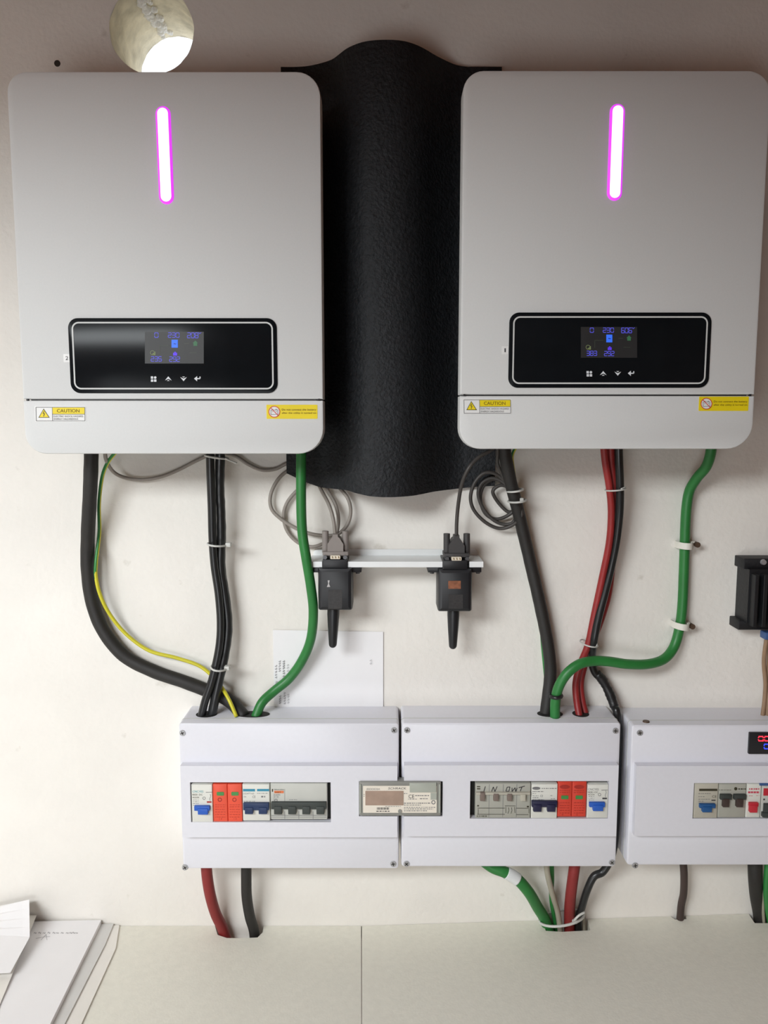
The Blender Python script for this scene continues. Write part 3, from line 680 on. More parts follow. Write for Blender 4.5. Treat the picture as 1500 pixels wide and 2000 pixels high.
# second box
r = device('four_pole_breaker', 'sand-coloured four-pole residual breaker with handwritten IN OUT', 'circuit breaker', 928.3, 1530, 1036.5, 1598, 'device_green_grey')
part_px('ledge', 'device_sand', r, 930, 1548.5, 1036, 1553, DF - 0.0005, DF + 0.0035, 0, 0.0008)
for k, (a, b_) in enumerate(((938, 947.5), (964, 974), (991, 1000.5))):
    part_px('toggle', 'toggle_brown', r, a, 1551 if k else 1549, b_, 1565, DF - 0.0005, DF + 0.0045, 0.0005, 0.0006)
part_px('toggle', 'device_sand', r, 1017, 1552, 1027, 1565, DF - 0.0005, DF + 0.0045, 0.0005, 0.0006)
for xx in (954.8, 982, 1008.5): part_px('pole_joint', 'print_grey', r, xx, 1532, xx + 0.7, 1596, DF - 0.001, DF + 0.0002)
prt('handwriting', 'ink', r, lambda b: [stroke(b, s, 1.6, e) for s in (((948, 1536), (945, 1545.5)), ((960, 1546), (963.5, 1537), (966.5, 1546), (971, 1536)), ((988, 1545.5), (990.5, 1537.5), (996, 1537), (994, 1545.5), (988.5, 1546)), ((1000, 1538.5), (1000, 1546), (1006, 1538.5), (1007, 1546), (1010, 1539)), ((1013, 1538.5), (1025, 1535.5)), ((1019.5, 1537), (1016, 1545.5)))])
prt('circuit_diagram', 'print_dark', r, lambda b: [stroke(b, s, 0.9, e) for s in (((933, 1578.3), (986, 1578.3)), ((1008, 1578.5), (1033, 1578.8)), ((932, 1590.6), (986, 1590.6)), ((1008, 1591.2), (1032, 1591.2)), ((986, 1574), (1007, 1574)), ((988, 1576), (988, 1588)), ((993, 1577), (994, 1583), (992, 1589)), ((999, 1577), (1000, 1583), (998, 1589)), ((1005, 1576), (1006, 1588)), ((934, 1580), (934, 1590)), ((1033, 1580), (1033, 1588)))])
prt('fine_print', 'print_dark', r, lambda b: (box_flat(b, 931.5, 1535.5, 938, 1537.5, e), box_flat(b, 931.5, 1539.5, 938, 1541.8, e), scribble(b, 931, 951, 1594, e, 1.6, 8), box_flat(b, 932, 1572.5, 935.5, 1575, e), box_flat(b, 1029, 1574, 1033, 1577, e)))
def logo_f(r):
    prt('oval_mark', 'print_grey', r, lambda b: flat_px(b, [(1047.5 + 8 * math.cos(-t), 1539.7 + 3 * math.sin(-t)) for t in (2 * PI * k / 18 for k in range(18))], e))
    prt('fine_print', 'print_grey', r, lambda b: (scribble(b, 1058, 1087, 1540, e, 1.4, 3), scribble(b, 1040, 1062, 1546, e, 1.4, 4), scribble(b, 1040, 1047, 1550, e, 0.9, 5), scribble(b, 1040, 1052, 1554.5, e, 0.9, 6), scribble(b, 1040, 1052, 1558, e, 1.2, 7), scribble(b, 1040, 1062, 1562, e, 1.2, 9), scribble(b, 1075, 1080, 1554, e, 1, 10), scribble(b, 1076, 1084, 1560, e, 1, 11)))
    prt('ce_mark', 'print_grey', r, lambda b: text_px(b, 'CE', 1055, 1552.5, 1060.5, 1556.5, e))
two_pole(1037.5, 1089, 1531.5, 1598.5, 'device_white', 'toggle_ink', (1039, 1565, 1088.5, 1577), ((1042, 1572, 1058, 1586), (1069, 1572, 1085, 1586)),
         'white two-pole breaker with nearly black toggle beside the red surge modules', logo_f)
surge(1089.3, 1117, 1145.5, 1526.5, 1595.5, 'device_crimson', 1554, 'oval', 'two-module crimson surge protector with dark oval marks in the IN OUT box')
isolator(1146.5, 'white isolator with bright blue toggle at the end of the IN OUT row', 'blue-toggle isolators')
# third box
r = device('isolator_switch', 'cream residual breaker with steel-blue toggle in the readout box', 'circuit breaker', 1355.5, 1530, 1402.5, 1598, 'device_sand')
toggle(r, 'toggle_steel_blue', (1367, 1571, 1398, 1579), ((1372.5, 1576, 1391, 1587),))
prt('brand_bar', 'print_dark', r, lambda b: box_flat(b, 1365.5, 1540.5, 1401, 1545, e))
prt('fine_print', 'print_grey', r, lambda b: [scribble(b, 1364, x, y, e, 1.0, int(y)) for x, y in ((1388, 1550), (1376, 1556), (1386, 1561), (1374, 1565), (1380, 1568.5))])
prt('ce_mark', 'print_dark', r, lambda b: text_px(b, 'CE', 1391, 1553.5, 1399.5, 1558, e)); prt('indicator', 'ink', r, lambda b: box_flat(b, 1389.5, 1562, 1397.5, 1564.2, e))
r = device('two_pole_breaker', 'dull grey two-pole breaker with two brown toggles in the readout box', 'circuit breaker', 1403, 1531, 1457, 1597, 'device_green_grey', 'two-pole breakers')
toggle(r, 'toggle_charcoal', (1407.5, 1552.5, 1430, 1562.5), (), name='toggle'); toggle(r, 'toggle_charcoal', (1434, 1552.5, 1458, 1562.5), (), name='toggle')
for a, b_ in ((1412.5, 1425), (1439, 1452)): part_px('toggle_tip', 'toggle_dark_brown', r, a, 1561, b_, 1577, DF - 0.0005, DF + 0.0045, 0.0005, 0.0006)
prt('maker_mark', 'print_dark', r, lambda b: (disc_px(b, 1437, 1540.5, 3.2, e), scribble(b, 1442, 1457, 1541, e, 2.2, 12), scribble(b, 1404, 1429, 1543, e, 0.9, 13)))
r = device('single_breaker', 'slim white breaker with pink print and red toggle in the readout box', 'circuit breaker', 1457.5, 1531, 1486, 1597, 'device_white')
toggle(r, 'toggle_red', (1464, 1568.5, 1482, 1576), ((1465, 1573, 1480, 1587.5),))
prt('pink_print', 'print_pink', r, lambda b: (scribble(b, 1463, 1483, 1541, e, 2.6, 14), scribble(b, 1461, 1484, 1547.5, e, 3.6, 15), scribble(b, 1463, 1470, 1554.5, e, 1.0, 16), scribble(b, 1477, 1483, 1554, e, 0.8, 17)))
r = device('rotary_breaker', 'grey breaker with red window cut off by the picture edge in the readout box', 'circuit breaker', 1487, 1534, 1530, 1597, 'device_grey')
part_px('red_window', 'toggle_red', r, 1491.5, 1540, 1507, 1554, DF - 0.0005, DF + 0.0006); toggle(r, 'toggle_charcoal', (1493, 1571, 1520, 1590), ((1490, 1588, 1512, 1597),))
part_px('blue_cap', 'blue_part', r, 1484, 1529.6, 1530, 1534.5, DF - 0.003, DF + 0.001); part_px('test_dot', 'ink', r, 1491, 1560, 1494, 1563, DF - 0.0005, DF + 0.0004)
# energy meter
MB, MF = 0.0612, 0.0735
x = rect_px(701.5, 1527, 861.5, 1594, MF)
r = empty('energy_meter', 'grey-framed digital energy meter with brown display bridging two boxes', 'energy meter', ((x[0] + x[1]) / 2, -MB, x[2]))
bm = bmesh.new(); slab(bm, *x, MB, MF, 0.002, 0.0018, 5); obj('body', bm, 'meter_grey', r, smooth=True)
fe = MF + 0.0004
fp = part_px('face_plate', 'meter_face', r, 709, 1535, 853, 1587.5, MF - 0.0005, fe, 0.0006)
me_ = fe + 0.0002
scn = part_px('display', 'meter_screen', r, 713.5, 1545, 788, 1573, MF, fe + 0.0005, 0.0006, label='brown unlit display')
part_px('flap', 'meter_flap', r, 800, 1529.5, 852.5, 1548, MF - 0.0005, fe + 0.0012, 0.0006, 0.0005)
part_px('seal_tab', 'meter_flap', r, 841, 1549, 853, 1562, MF - 0.0005, fe + 0.0006)
prt('maker_lettering', 'ink', fp, lambda b: text_px(b, 'SCHRACK', 758, 1537.8, 793, 1542, me_, 1.0))
prt('type_lettering', 'print_grey', fp, lambda b: text_px(b, 'BSDDE20A', 716, 1539.4, 742, 1543, me_, 0.6))
prt('ce_mark', 'ink', fp, lambda b: text_px(b, 'CE', 798, 1552, 809, 1559, me_))
prt('barcode', 'ink', fp, lambda b: ([box_flat(b, 736 + 1.9 * k, 1577, 736 + 1.9 * k + (1.2 if k % 3 else 0.7), 1581.5, me_) for k in range(13)], scribble(b, 735, 761, 1584.5, me_, 1.6, 20)))
prt('fine_print', 'print_grey', fp, lambda b: [scribble(b, x0_, x1_, y, me_, w_, int(y * 3)) for x0_, x1_, y, w_ in ((789, 840, 1568.8, 1.6), (789, 822, 1572.5, 1.4), (789, 850, 1577, 1.2), (789, 846, 1580, 1.4), (789, 834, 1583.7, 1.4), (811, 838, 1554, 1.6), (797, 815, 1560.8, 1.2), (820, 836, 1560, 1.6), (752, 783, 1575, 0.8), (789, 796, 1550, 1.2))])
prt('dial_marks', 'print_dark', fp, lambda b: [disc_px(b, 711, y, 0.8, me_, 8) for y in (1551.5, 1555)])
prt('seal_mark', 'print_grey', fp, lambda b: ring_px(b, 846.5, 1567, 3.4, 1.6, me_, 14))
bm = bmesh.new(); p = P(781, 1584, fe); cyl(bm, Vector((p.x, -fe + 0.0005, p.z)), Vector((p.x, -fe - 0.0012, p.z)), 0.0024, n=16); obj('push_button', bm, 'meter_grey', r, smooth=True)
for px_ in (703.5, 858.5): part_px('cover_clip', 'meter_flap', r, px_ - 1.3, 1532, px_ + 1.3, 1588, MF - 0.001, MF + 0.0012)
# digital readout
ZD = BD + 0.003
x = rect_px(1463, 1431, 1560, 1473, ZD)
r = empty('digital_readout', 'small black panel readout with red and blue digits', 'panel meter', ((x[0] + x[1]) / 2, -BD, x[2]))
bm = bmesh.new(); slab(bm, *x, BD - 0.0005, ZD, 0.001, 0.0006, 4); obj('bezel', bm, 'readout_black', r, smooth=True)
prt('red_digits', 'led_red', r, lambda b: (seg_px(b, '00', 1481.5, 1438.5, 1502.5, 1447, ZD + 0.0003, 2.2), box_flat(b, 1489.8, 1446, 1491.6, 1448, ZD + 0.0003), seg_px(b, '0', 1506, 1438.5, 1515, 1447, ZD + 0.0003, 2.2)))
prt('blue_digits', 'led_blue', r, lambda b: seg_px(b, '00', 1492.5, 1453.5, 1512, 1462.5, ZD + 0.0003, 1.8))

# ================================================================ bracket, wireless sticks and plugs
FLN = 0.05
zt_ = P(770, 1097, FLN).z; zb_ = P(770, 1108, FLN).z; zw_ = P(770, 1073, 0.003).z
bx0, bx1 = P(602, 1100, FLN).x, P(944, 1103, FLN).x
root = empty('angle_bracket', 'white angle bracket holding the two wireless sticks', 'bracket', ((bx0 + bx1) / 2, 0, zb_))
bm = bmesh.new(); slab(bm, bx0 + 0.002, bx1 - 0.001, zb_, zw_, 0.0, 0.003, (0.001, 0.001, 0.006, 0.006), 0.0005, 6); obj('wall_leg', bm, 'bracket_white', root, smooth=True)
bm = bmesh.new()
nl0, nl1 = P(629, 1100, FLN).x, P(679.5, 1100, FLN).x; nr0, nr1 = P(866, 1100, FLN).x, P(917, 1100, FLN).x
for a, b_ in ((bx0, nl0), (nl1, nr0), (nr1, bx1)): add_box(bm, a, b_, -FLN, -0.012, zb_, zt_)
add_box(bm, bx0, bx1, -0.012, -0.0028, zb_, zt_)
obj('shelf_leg', bm, 'bracket_white', root)
def stick(cx, dy, label, plug_mat, cab):
    # cx: pixel centre of the body
    zb = P(cx, 1193 + dy, 0.055).z; zt = P(cx, 1109 + dy, 0.055).z
    xl, xr = P(cx - 33, 1150, 0.055).x, P(cx + 34, 1150, 0.055).x
    r = empty('wireless_stick', label, 'wireless dongle', ((xl + xr) / 2, -0.035, zb), 'wireless sticks on the bracket')
    bm = bmesh.new(); slab(bm, xl, xr, zb, zt, 0.018, 0.0555, (0.003, 0.003, 0.002, 0.002), 0.005, 6); body = obj('body', bm, 'dongle_black', r, smooth=True)
    a, b_ = P(cx - 25, 1100, 0.052).x, P(cx + 25, 1100, 0.052).x
    zn = P(cx, 1093 + dy * 0.5, 0.053).z
    bm = bmesh.new(); slab(bm, a + 0.0005, b_ - 0.0005, zt - 0.001, zn, 0.0125, 0.053, 0.001, 0.001, 4); obj('neck', bm, 'dongle_black', r, smooth=True)
    fl, fr = (cx - 53, cx + 52)
    bm = bmesh.new(); xa_, xb_ = P(fl, 1112, 0.046).x, P(fr, 1112, 0.046).x
    slab(bm, xa_, xb_, zb_ - 0.0075, zb_ - 0.0002, 0.014, 0.046, 0.001, 0.001, 4); fo = obj('flange', bm, 'dongle_black', r, smooth=True)
    for s in (-45, 45):
        p = P(cx + s, 1119, 0.036); bm = bmesh.new()
        cyl(bm, Vector((p.x, p.y, zb_ - 0.0075)), Vector((p.x, p.y, zb_ - 0.0105)), 0.0034, 0.0026, 12); obj('flange_screw', bm, 'steel_dark', r, smooth=True)
    # antenna
    p0 = P(cx - 3, 1193 + dy, 0.036); p1 = P(cx - 4, 1262 + dy, 0.036); r0, r1 = 0.0078, 0.0052
    bm = bmesh.new(); n = 18; rings = []
    for z, rr in [(p0.z + 0.003, r0), (p0.z - 0.004, r0), (p0.z - 0.018, r0 * 0.9)] + [(p1.z + 0.003 - 0.0052 * math.sin(t), (r1) * math.cos(t)) for t in (0, 0.4, 0.8, 1.15, 1.45)]:
        cxx = p0.x + (p1.x - p0.x) * (p0.z - z) / (p0.z - p1.z)
        rings.append([Vector((cxx + rr * math.cos(2 * PI * k / n), -0.036 + rr * math.sin(2 * PI * k / n), z)) for k in range(n)])
    loft(bm, rings); obj('antenna', bm, 'dongle_black', r, smooth=True)
    return r, body
r, body = stick(654, 0, 'black wireless stick with torn silver label under the grey plug', 'plug_grey', None)
prt('torn_label', 'label_silver', body, lambda b: flat_px(b, ((638.3, 1146.5), (645, 1146.3), (642.5, 1140), (644, 1133.5), (640, 1133.5), (641, 1140)), 0.0559))
prt('faded_label', 'dongle_label', body, lambda b: box_flat(b, 641, 1152, 668, 1189, 0.0557))
r, body = stick(888.5, 2.5, 'black wireless stick with copper label under the dark plug', 'plug_dark', None)
prt('copper_label', 'label_copper', body, lambda b: box_flat(b, 875.5, 1134.5, 900, 1150, 0.0559))
prt('faded_label', 'dongle_label', body, lambda b: box_flat(b, 876, 1161, 904, 1189, 0.0557))

def plug(root, m, pinm, cx, ytop, yb):
    # cx centre px, ytop top of thumb screws, yb bottom of the flange
    d0, d1 = 0.027, 0.047
    bm = bmesh.new(); loftp = []
    pts_ = [(cx - 15.5, yb - 5), (cx + 15.5, yb - 5), (cx + 15.5, yb - 21), (cx + 8, yb - 33), (cx + 5, yb - 35), (cx + 4.5, yb - 40), (cx - 4.5, yb - 40), (cx - 5, yb - 35), (cx - 8, yb - 33), (cx - 15.5, yb - 21)]
    prism_px(bm, pts_, d0, d1); body = obj('plug_body', bm, m, root)
    for k in range(3):
        part_px('strain_rib', m, body, cx - 5.5, yb - 41 + 2.2 * k, cx + 5.5, yb - 39.8 + 2.2 * k, d0 + 0.003, d1 - 0.004)
    part_px('plug_flange', m, root, cx - 25, yb - 6, cx + 25, yb + 1.5, 0.024, 0.0495, 0.0008, 0.0008)
    part_px('plug_shell', pinm, root, cx - 10, yb + 1, cx + 9.5, yb + 8, 0.026, 0.0542, 0.001, label='pale metal contact shell')
    prt('contact_marks', 'print_brown', root, lambda b: [stroke(b, ((cx - 6 + 6 * k, yb + 2.5), (cx - 5 + 6 * k, yb + 6.5)), 1.6, 0.0545) for k in range(3)])
    for s in (-1, 1):
        bm = bmesh.new(); c = cx + s * 19.5
        a = P(c, ytop, 0.038); b_ = P(c, yb - 5, 0.038); rr = 6.4 / scale_at(a)
        cyl(bm, a, b_, rr, rr, 14); t = obj('thumb_screw', bm, m, root, smooth=True)
        p = P(c, yb + 3, 0.046); bm = bmesh.new(); cyl(bm, Vector((p.x, -0.026, p.z)), Vector((p.x, -0.052, p.z)), 0.0028, n=6); obj('hex_nut', bm, 'steel_dark', root)
# grey serial cable with plug
root = empty('serial_cable', 'grey data cable looping under the mat to the grey plug', 'data cable', P(655, 1092, 0.04), 'plugged data cables')
gp = [(206, 872, .05), (207, 897, .045), (222, 922, .02), (248, 934, .008), (280, 937, .006), (315, 931, .006), (350, 917, .006), (385, 899, .007), (412, 888, .008), (440, 886, .008), (462, 892, .007), (485, 907, .006), (512, 918, .0045), (538, 916, .0038), (562, 905, .0034),
      (600, 900, .0034), (640, 915, .0045), (640, 930, .0045), (600, 925, .0034), (570, 917, .0036), (545, 934, .0060), (529, 965, .009), (530, 993, .010), (548, 1013, .011), (575, 1030, .012), (605, 1042, .012), (635, 1046, .014), (660, 1043, .016), (678, 1025, .016), (685, 1000, .015), (680, 975, .014), (665, 955, .010), (640, 932, .0045),
      (612, 934, .0040), (587, 952, .0055), (563, 978, .0065), (554, 1005, .006), (560, 1035, .006), (580, 1058, .007), (608, 1068, .009), (635, 1060, .014), (655, 1046, .018), (661, 1015, .018), (655, 985, .016), (640, 958, .0085), (632, 930, .0045), (618, 928, .0045), (624, 950, .0075), (642, 985, .025), (651, 1015, .034), (655, 1048, .037)]
obj('cable', cable_mesh(gp, 7.2, 7, 10), 'cable_grey', root, smooth='all')
plug(root, 'plug_grey', 'plug_pin', 655, 1037, 1084)
# dark serial cable with plug and coil
root = empty('serial_cable', 'dark data cable coiled beside the thick cable with the dark plug', 'data cable', P(891, 1094, 0.04), 'plugged data cables')
dp_ = [(891.5, 1052, .037), (892, 1020, .036), (895, 985, .040), (902, 945, .055), (915, 915, .062), (935, 893, .058), (958, 880, .055), (968, 868, .055), (972, 880, .05), (972, 905, .04), (983, 932, .032), (1002, 958, .030),
       (1014, 985, .030), (1018, 1008, .029), (1000, 1026, .022), (975, 1032, .018), (948, 1020, .018), (926, 997, .018), (919, 972, .018), (926, 945, .020), (942, 926, .022), (960, 923, .023), (980, 934, .022), (1000, 958, .022),
       (1010, 985, .022), (1004, 1018, .018), (985, 1024, .014), (963, 1015, .013), (943, 992, .013), (934, 965, .014), (941, 944, .015), (960, 934, .016), (980, 940, .017), (998, 958, .018),
       (1008, 985, .016), (996, 1004, .012), (970, 1014, .010), (948, 1003, .009), (938, 975, .009), (945, 948, .010), (965, 936, .012), (985, 945, .014), (1002, 962, .014), (1008, 990, .012), (994, 1000, .009), (976, 985, .0085), (963, 964, .0130), (967, 953, .014), (982, 948, .014), (1000, 960, .013), (1012, 1000, .014)]
obj('cable', cable_mesh(dp_, 7.2, 7, 10), 'cable_dark', root, smooth='all')
plug(root, 'plug_dark', 'plug_pin', 892, 1042, 1087)

# ================================================================ power cables
cable('power_cable', 'thick matt black cable sweeping from the inverter marked 2 into the box', [(179, 860, .05), (177.5, 920, .045), (175, 980, .035), (171.5, 1050, .022), (171.5, 1110, .016), (179, 1170, .013), (201, 1230, .013), (243, 1281, .013), (300, 1311, .013), (358, 1331, .013), (410, 1351, .013), (448, 1369, .016), (478, 1401, .03)], 26, 'cable_black', wob=0.02)
stripe = lambda t, ph: 1 if (math.cos(ph - (-1.9 if t < 0.40 else (0.1 if t > 0.50 else -1.9 + 2.0 * (t - .40) / .10))) > (0.35 if t < .4 else -0.35)) else 0
cable('earth_wire', 'thin green and yellow earth wire beside the thick matt black cable', [(236, 872, .05), (222, 888, .046), (209, 906, .04), (199, 935, .032), (193.5, 985, .02), (194, 1040, .012), (187.5, 1100, .022), (188, 1130, .024), (197, 1165, .022), (216, 1202, .016), (248, 1240, .012), (292, 1271, .012), (345, 1285, .010), (392, 1302, .010), (425, 1332, .014), (446, 1364, .031), (462, 1400, .040)], 7.2, ['earth_green', 'earth_yellow'], cat='wire', matfn=stripe, n=16)
cable('power_cable', 'glossy black cable, slimmer of the tied pair under the inverter marked 2', [(410, 860, .05), (411, 920, .047), (413.5, 990, .040), (415, 1050, .034), (419, 1105, .030), (427, 1160, .028), (431, 1215, .028), (428, 1265, .030), (415, 1325, .033), (401, 1368, .034), (393, 1400, .034)], 15.5, 'cable_gloss', group='tied glossy black cables')
cable('power_cable', 'glossy black cable with tape bulges, thicker of the tied pair under the inverter marked 2', [(432, 860, .046), (429.5, 910, .04), (429, 960, .034), (431, 1000, .030), (432, 1050, .026), (431, 1105, .022), (438, 1155, .020), (445, 1215, .020), (441, 1265, .022), (432, 1310, .026), (421, 1360, .029), (413, 1400, .030)], 18.5, 'cable_gloss', group='tied glossy black cables', wob=0.05)
cable('power_cable', 'green cable running past the white bracket and the pinned note', [(588, 860, .05), (588, 930, .052), (588.5, 1000, .054), (591, 1045, .055), (598, 1090, .054), (607, 1145, .045), (612, 1195, .034), (607, 1248, .024), (590, 1290, .018), (565, 1325, .016), (535, 1350, .020), (512, 1372, .028), (499, 1401, .034)], 19, 'cable_green', group='green cables')
cable('power_cable', 'thick matt black cable tied to the coil, under the inverter marked 1', [(983, 850, .05), (987, 890, .046), (997, 940, .036), (1010, 990, .026), (1022, 1040, .020), (1035, 1095, .0165), (1049, 1155, .016), (1062, 1215, .016), (1071, 1265, .016), (1075, 1310, .016), (1071, 1355, .020), (1065, 1401, .026)], 24, 'cable_black', wob=0.02)
cable('earth_wire', 'thin green and yellow earth wire behind the thick cable of the inverter marked 1', [(1012, 868, .04), (1002, 885, .03), (1001, 905, .018), (1010, 960, .006), (1028, 1060, .005), (1045, 1155, .004), (1056, 1220, .004), (1059.5, 1262, .004), (1066, 1330, .006), (1072, 1401, .02)], 6, ['earth_green', 'earth_yellow'], cat='wire', matfn=lambda t, ph: 1 if math.cos(ph + 1.6) > 0 else 0)
cable('power_cable', 'red cable lying in front in the tied red and black bundle', [(1178, 855, .05), (1182, 900, .046), (1190, 950, .04), (1194, 1000, .034), (1190, 1060, .028), (1176, 1130, .022), (1161, 1200, .02), (1149, 1258, .02), (1135, 1295, .018), (1125, 1332, .018), (1126, 1365, .024), (1132, 1401, .034)], 13.5, 'cable_red', group='red cables in the tied bundle')
cable('power_cable', 'red cable lying behind the black one in the tied red and black bundle', [(1192, 855, .046), (1194, 900, .04), (1199, 950, .032), (1199, 1010, .022), (1197, 1060, .012), (1194, 1115, .008), (1187, 1165, .008), (1172, 1215, .008), (1155, 1258, .008), (1141, 1300, .009), (1134, 1335, .012), (1137, 1368, .018), (1145.5, 1401, .026)], 13.5, 'cable_red', group='red cables in the tied bundle')
gx = 0.3083
cable('power_cable', 'black cable of the tied bundle dropping through the gap between two boxes', [(1208, 855, .05), (1209, 900, .047), (1211, 950, .041), (1210, 1000, .034), (1204, 1055, .028), (1193, 1110, .022), (1181, 1160, .022), (1168, 1210, .024), (1160, 1252, .024), (1156, 1288, .014), (1162, 1313, .012), (1178, 1330, .013), (1191, 1355, .016), (1200, 1380, .022), Vector((gx - .003, -.028, CZ - .374)), Vector((gx, -.03, CZ - .40)), Vector((gx, -.03, CZ - .47)), Vector((gx, -.03, CZ - .545)), Vector((gx - .004, -.03, CZ - .575)), (1178, 1702, .03), (1160, 1712, .03), (1147, 1738, .03), (1137, 1770, .022), (1130, 1798, .013), (1130, 1850, .012)], 15, 'cable_gloss')
bm = cable_mesh([(1166, 1316, .013), (1178, 1330, .013), (1191, 1355, .016), (1200, 1380, .022)], 18, wob=0.10, per=6)
obj('tape_wrap', bm, 'tape_black', None, 'crumpled black tape wrapped on the cable above the box gap', 'tape', smooth='all')
cable('power_cable', 'green cable held by two nailed white clips', [(1390, 855, .05), (1388, 885, .046), (1379, 912, .036), (1361, 934, .024), (1347, 958, .014), (1341, 990, .011), (1338.5, 1030, .0095), (1337.5, 1064, .009), (1335.5, 1120, .009), (1333, 1180, .009), (1328, 1222, .009), (1317, 1262, .012), (1297, 1287, .02), (1265, 1297, .030), (1225, 1297, .036), (1190, 1292, .038), (1160, 1291, .040), (1132, 1297, .044), (1108, 1315, .046), (1092, 1340, .045), (1085, 1368, .043), (1084, 1401, .041)], 19, 'cable_green', group='green cables')
# below the boxes
cable('power_cable', 'dull red cable from the first box to the rounded shelf cut-out', [(402, 1680, .035), (405, 1715, .033), (411, 1750, .030), (421, 1784, .020), (434, 1812, .0125), (447, 1850, .0115)], 21, 'cable_maroon')
cable('power_cable', 'black cable beside the dull red one entering the rounded shelf cut-out', [(481, 1680, .035), (481, 1715, .033), (482, 1752, .028), (488, 1790, .018), (496, 1818, .0125), (499, 1855, .0115)], 20, 'cable_black')
cable('power_cable', 'green cable with white tape band bending into the square cut-out', [(940, 1678, .03), (962, 1694, .034), (985, 1703, .036), (1010, 1717, .036), (1033, 1743, .034), (1050, 1772, .022), (1065, 1798, .0125), (1080, 1845, .0115)], 22, 'cable_green', group='green cables')
bm = cable_mesh([(989, 1704.5, .0362), (1000, 1710.5, .0362), (1011, 1718, .0361)], 24.5); obj('tape_band', bm, 'tape_white', None, 'white tape band on the bent green cable', 'tape', smooth='all')
cable('thin_cable', 'thin green cable behind the pale grey one at the square cut-out', [(1077, 1680, .018), (1078, 1715, .018), (1077, 1755, .012), (1084, 1800, .006), (1090, 1850, .005)], 9, 'cable_green')
cable('thin_cable', 'thin pale grey cable dropping into the square cut-out', [(1066, 1680, .03), (1070, 1710, .03), (1080, 1750, .026), (1090, 1786, .017), (1098, 1850, .014)], 11, 'cable_palegrey')
cable('thin_cable', 'short grey cable at the end of the square cut-out', [(1136, 1775, .008), (1138, 1800, .009), (1143, 1850, .010)], 9, 'cable_palegrey')
cable('power_cable', 'dull red cable dropping straight into the square cut-out', [(1124, 1680, .03), (1119, 1715, .03), (1114, 1755, .024), (1112, 1792, .0125), (1113, 1850, .0115)], 21, 'cable_maroon')
cable('thin_cable', 'dark brown cable under the readout box to the smallest cut-out', [(1334, 1680, .02), (1336, 1710, .02), (1335, 1745, .014), (1330, 1772, .008), (1326, 1830, .0055)], 14, 'toggle_dark_brown')
cable('power_cable', 'thick charcoal cable under the readout box at the notch', [(1474, 1680, .03), (1475, 1715, .03), (1478, 1750, .020), (1484, 1785, .0105), (1490, 1830, .0098)], 26, 'cable_black')
cable('thin_cable', 'thin pale grey cable beside the thick charcoal one at the notch', [(1492, 1680, .03), (1491, 1730, .03), (1490, 1770, .024), (1494, 1830, .012)], 6, 'cable_palegrey')
cable('earth_wire', 'green and yellow earth wire at the notch beside the thick charcoal cable', [(1500, 1680, .034), (1497, 1730, .034), (1499, 1770, .026), (1510, 1830, .012)], 12, ['earth_green', 'earth_yellow'], cat='wire', matfn=lambda t, ph: 1 if (t > 0.4 and math.cos(ph + 0.8 + 2 * t) > 0.3) else 0)
# tan wires at the right
cable('thin_cable', 'tan wire bowing below the black heat sink', [(1500, 1236, .03), (1495, 1262, .026), (1492, 1295, .02), (1495, 1335, .018), (1493, 1370, .02), (1489, 1402, .028)], 8, 'cable_tan', group='tan wires')
cable('thin_cable', 'tan wire running beside the bowed one into the readout box', [(1506, 1236, .024), (1502, 1290, .018), (1501, 1335, .016), (1500, 1370, .02), (1499, 1402, .028)], 9, 'cable_tan', group='tan wires')

# ---------------------------------------------------------------- ties and clips
def tie(label, xa, ya, xb, yb, d, dep, m='nylon', head=None, tail=None, w=1.3, group='nylon cable ties'):
    a, b_ = P(xa, ya, d), P(xb, yb, d); c = (a + b_) / 2; u = (b_ - a) / 2
    root = empty('cable_tie', label, 'cable tie', c, group)
    path = [c + u * math.cos(t) + Vector((0, -dep, 0)) * math.sin(t) for t in (2 * PI * k / 28 for k in range(28))]
    bm = bmesh.new(); tube(bm, path, w / 1000, 8, closed=True); obj('strap', bm, m, root, smooth='all')
    if head:
        p = P(*head, d + dep * 0.2); bm = bmesh.new(); slab(bm, p.x - 0.0034, p.x + 0.0034, p.z - 0.0028, p.z + 0.0028, d + dep * 0.2 - 0.004, d + dep * 0.2 + 0.003, 0.001, 0.001, 4); obj('tie_head', bm, m, root, smooth=True)
    if tail:
        bm = bmesh.new(); tube(bm, spline([P(*q) for q in tail], 5), w / 1000 * 0.9, 6); obj('tie_tail', bm, m, root, smooth='all')
tie('clear tie around the glossy black pair just under the inverter', 401, 889, 445, 896, .045, .016, tail=((440, 895, .055), (450, 900, .052), (463, 905, .05)))
tie('clear tie around the middle of the glossy black pair', 406, 1061, 443, 1064.5, .031, .016, head=(446, 1064))
tie('clear tie around the glossy black pair above the box', 413, 1300.5, 444, 1305, .029, .016, head=(443.5, 1304.5))
tie('upper clear tie binding the coil to the thick cable', 990, 960, 1021, 955, .030, .018)
tie('lower clear tie binding the coil to the thick cable', 993, 980, 1027, 976, .028, .019, head=(1017, 976.5))
tie('clear tie high on the red and black bundle', 1183, 958, 1221, 954, .037, .014, w=1.0, tail=((1213, 955, .05), (1222, 951, .045)))
tie('clear tie low on the red and black bundle', 1134, 1254, 1166, 1259, .021, .017, w=1.0, head=(1161, 1259.5))
tie('black tie around the green cable above the IN OUT box', 1075, 1359, 1096, 1358, .0435, .0085, 'cable_gloss', w=2.6, group='black ties')
tie('long clear tie gathering the cables at the square cut-out', 1054, 1800, 1140, 1785, .016, .0165, head=(1122, 1799), tail=((1122, 1797, .036), (1131, 1788, .036), (1142, 1782, .034)), w=1.8)
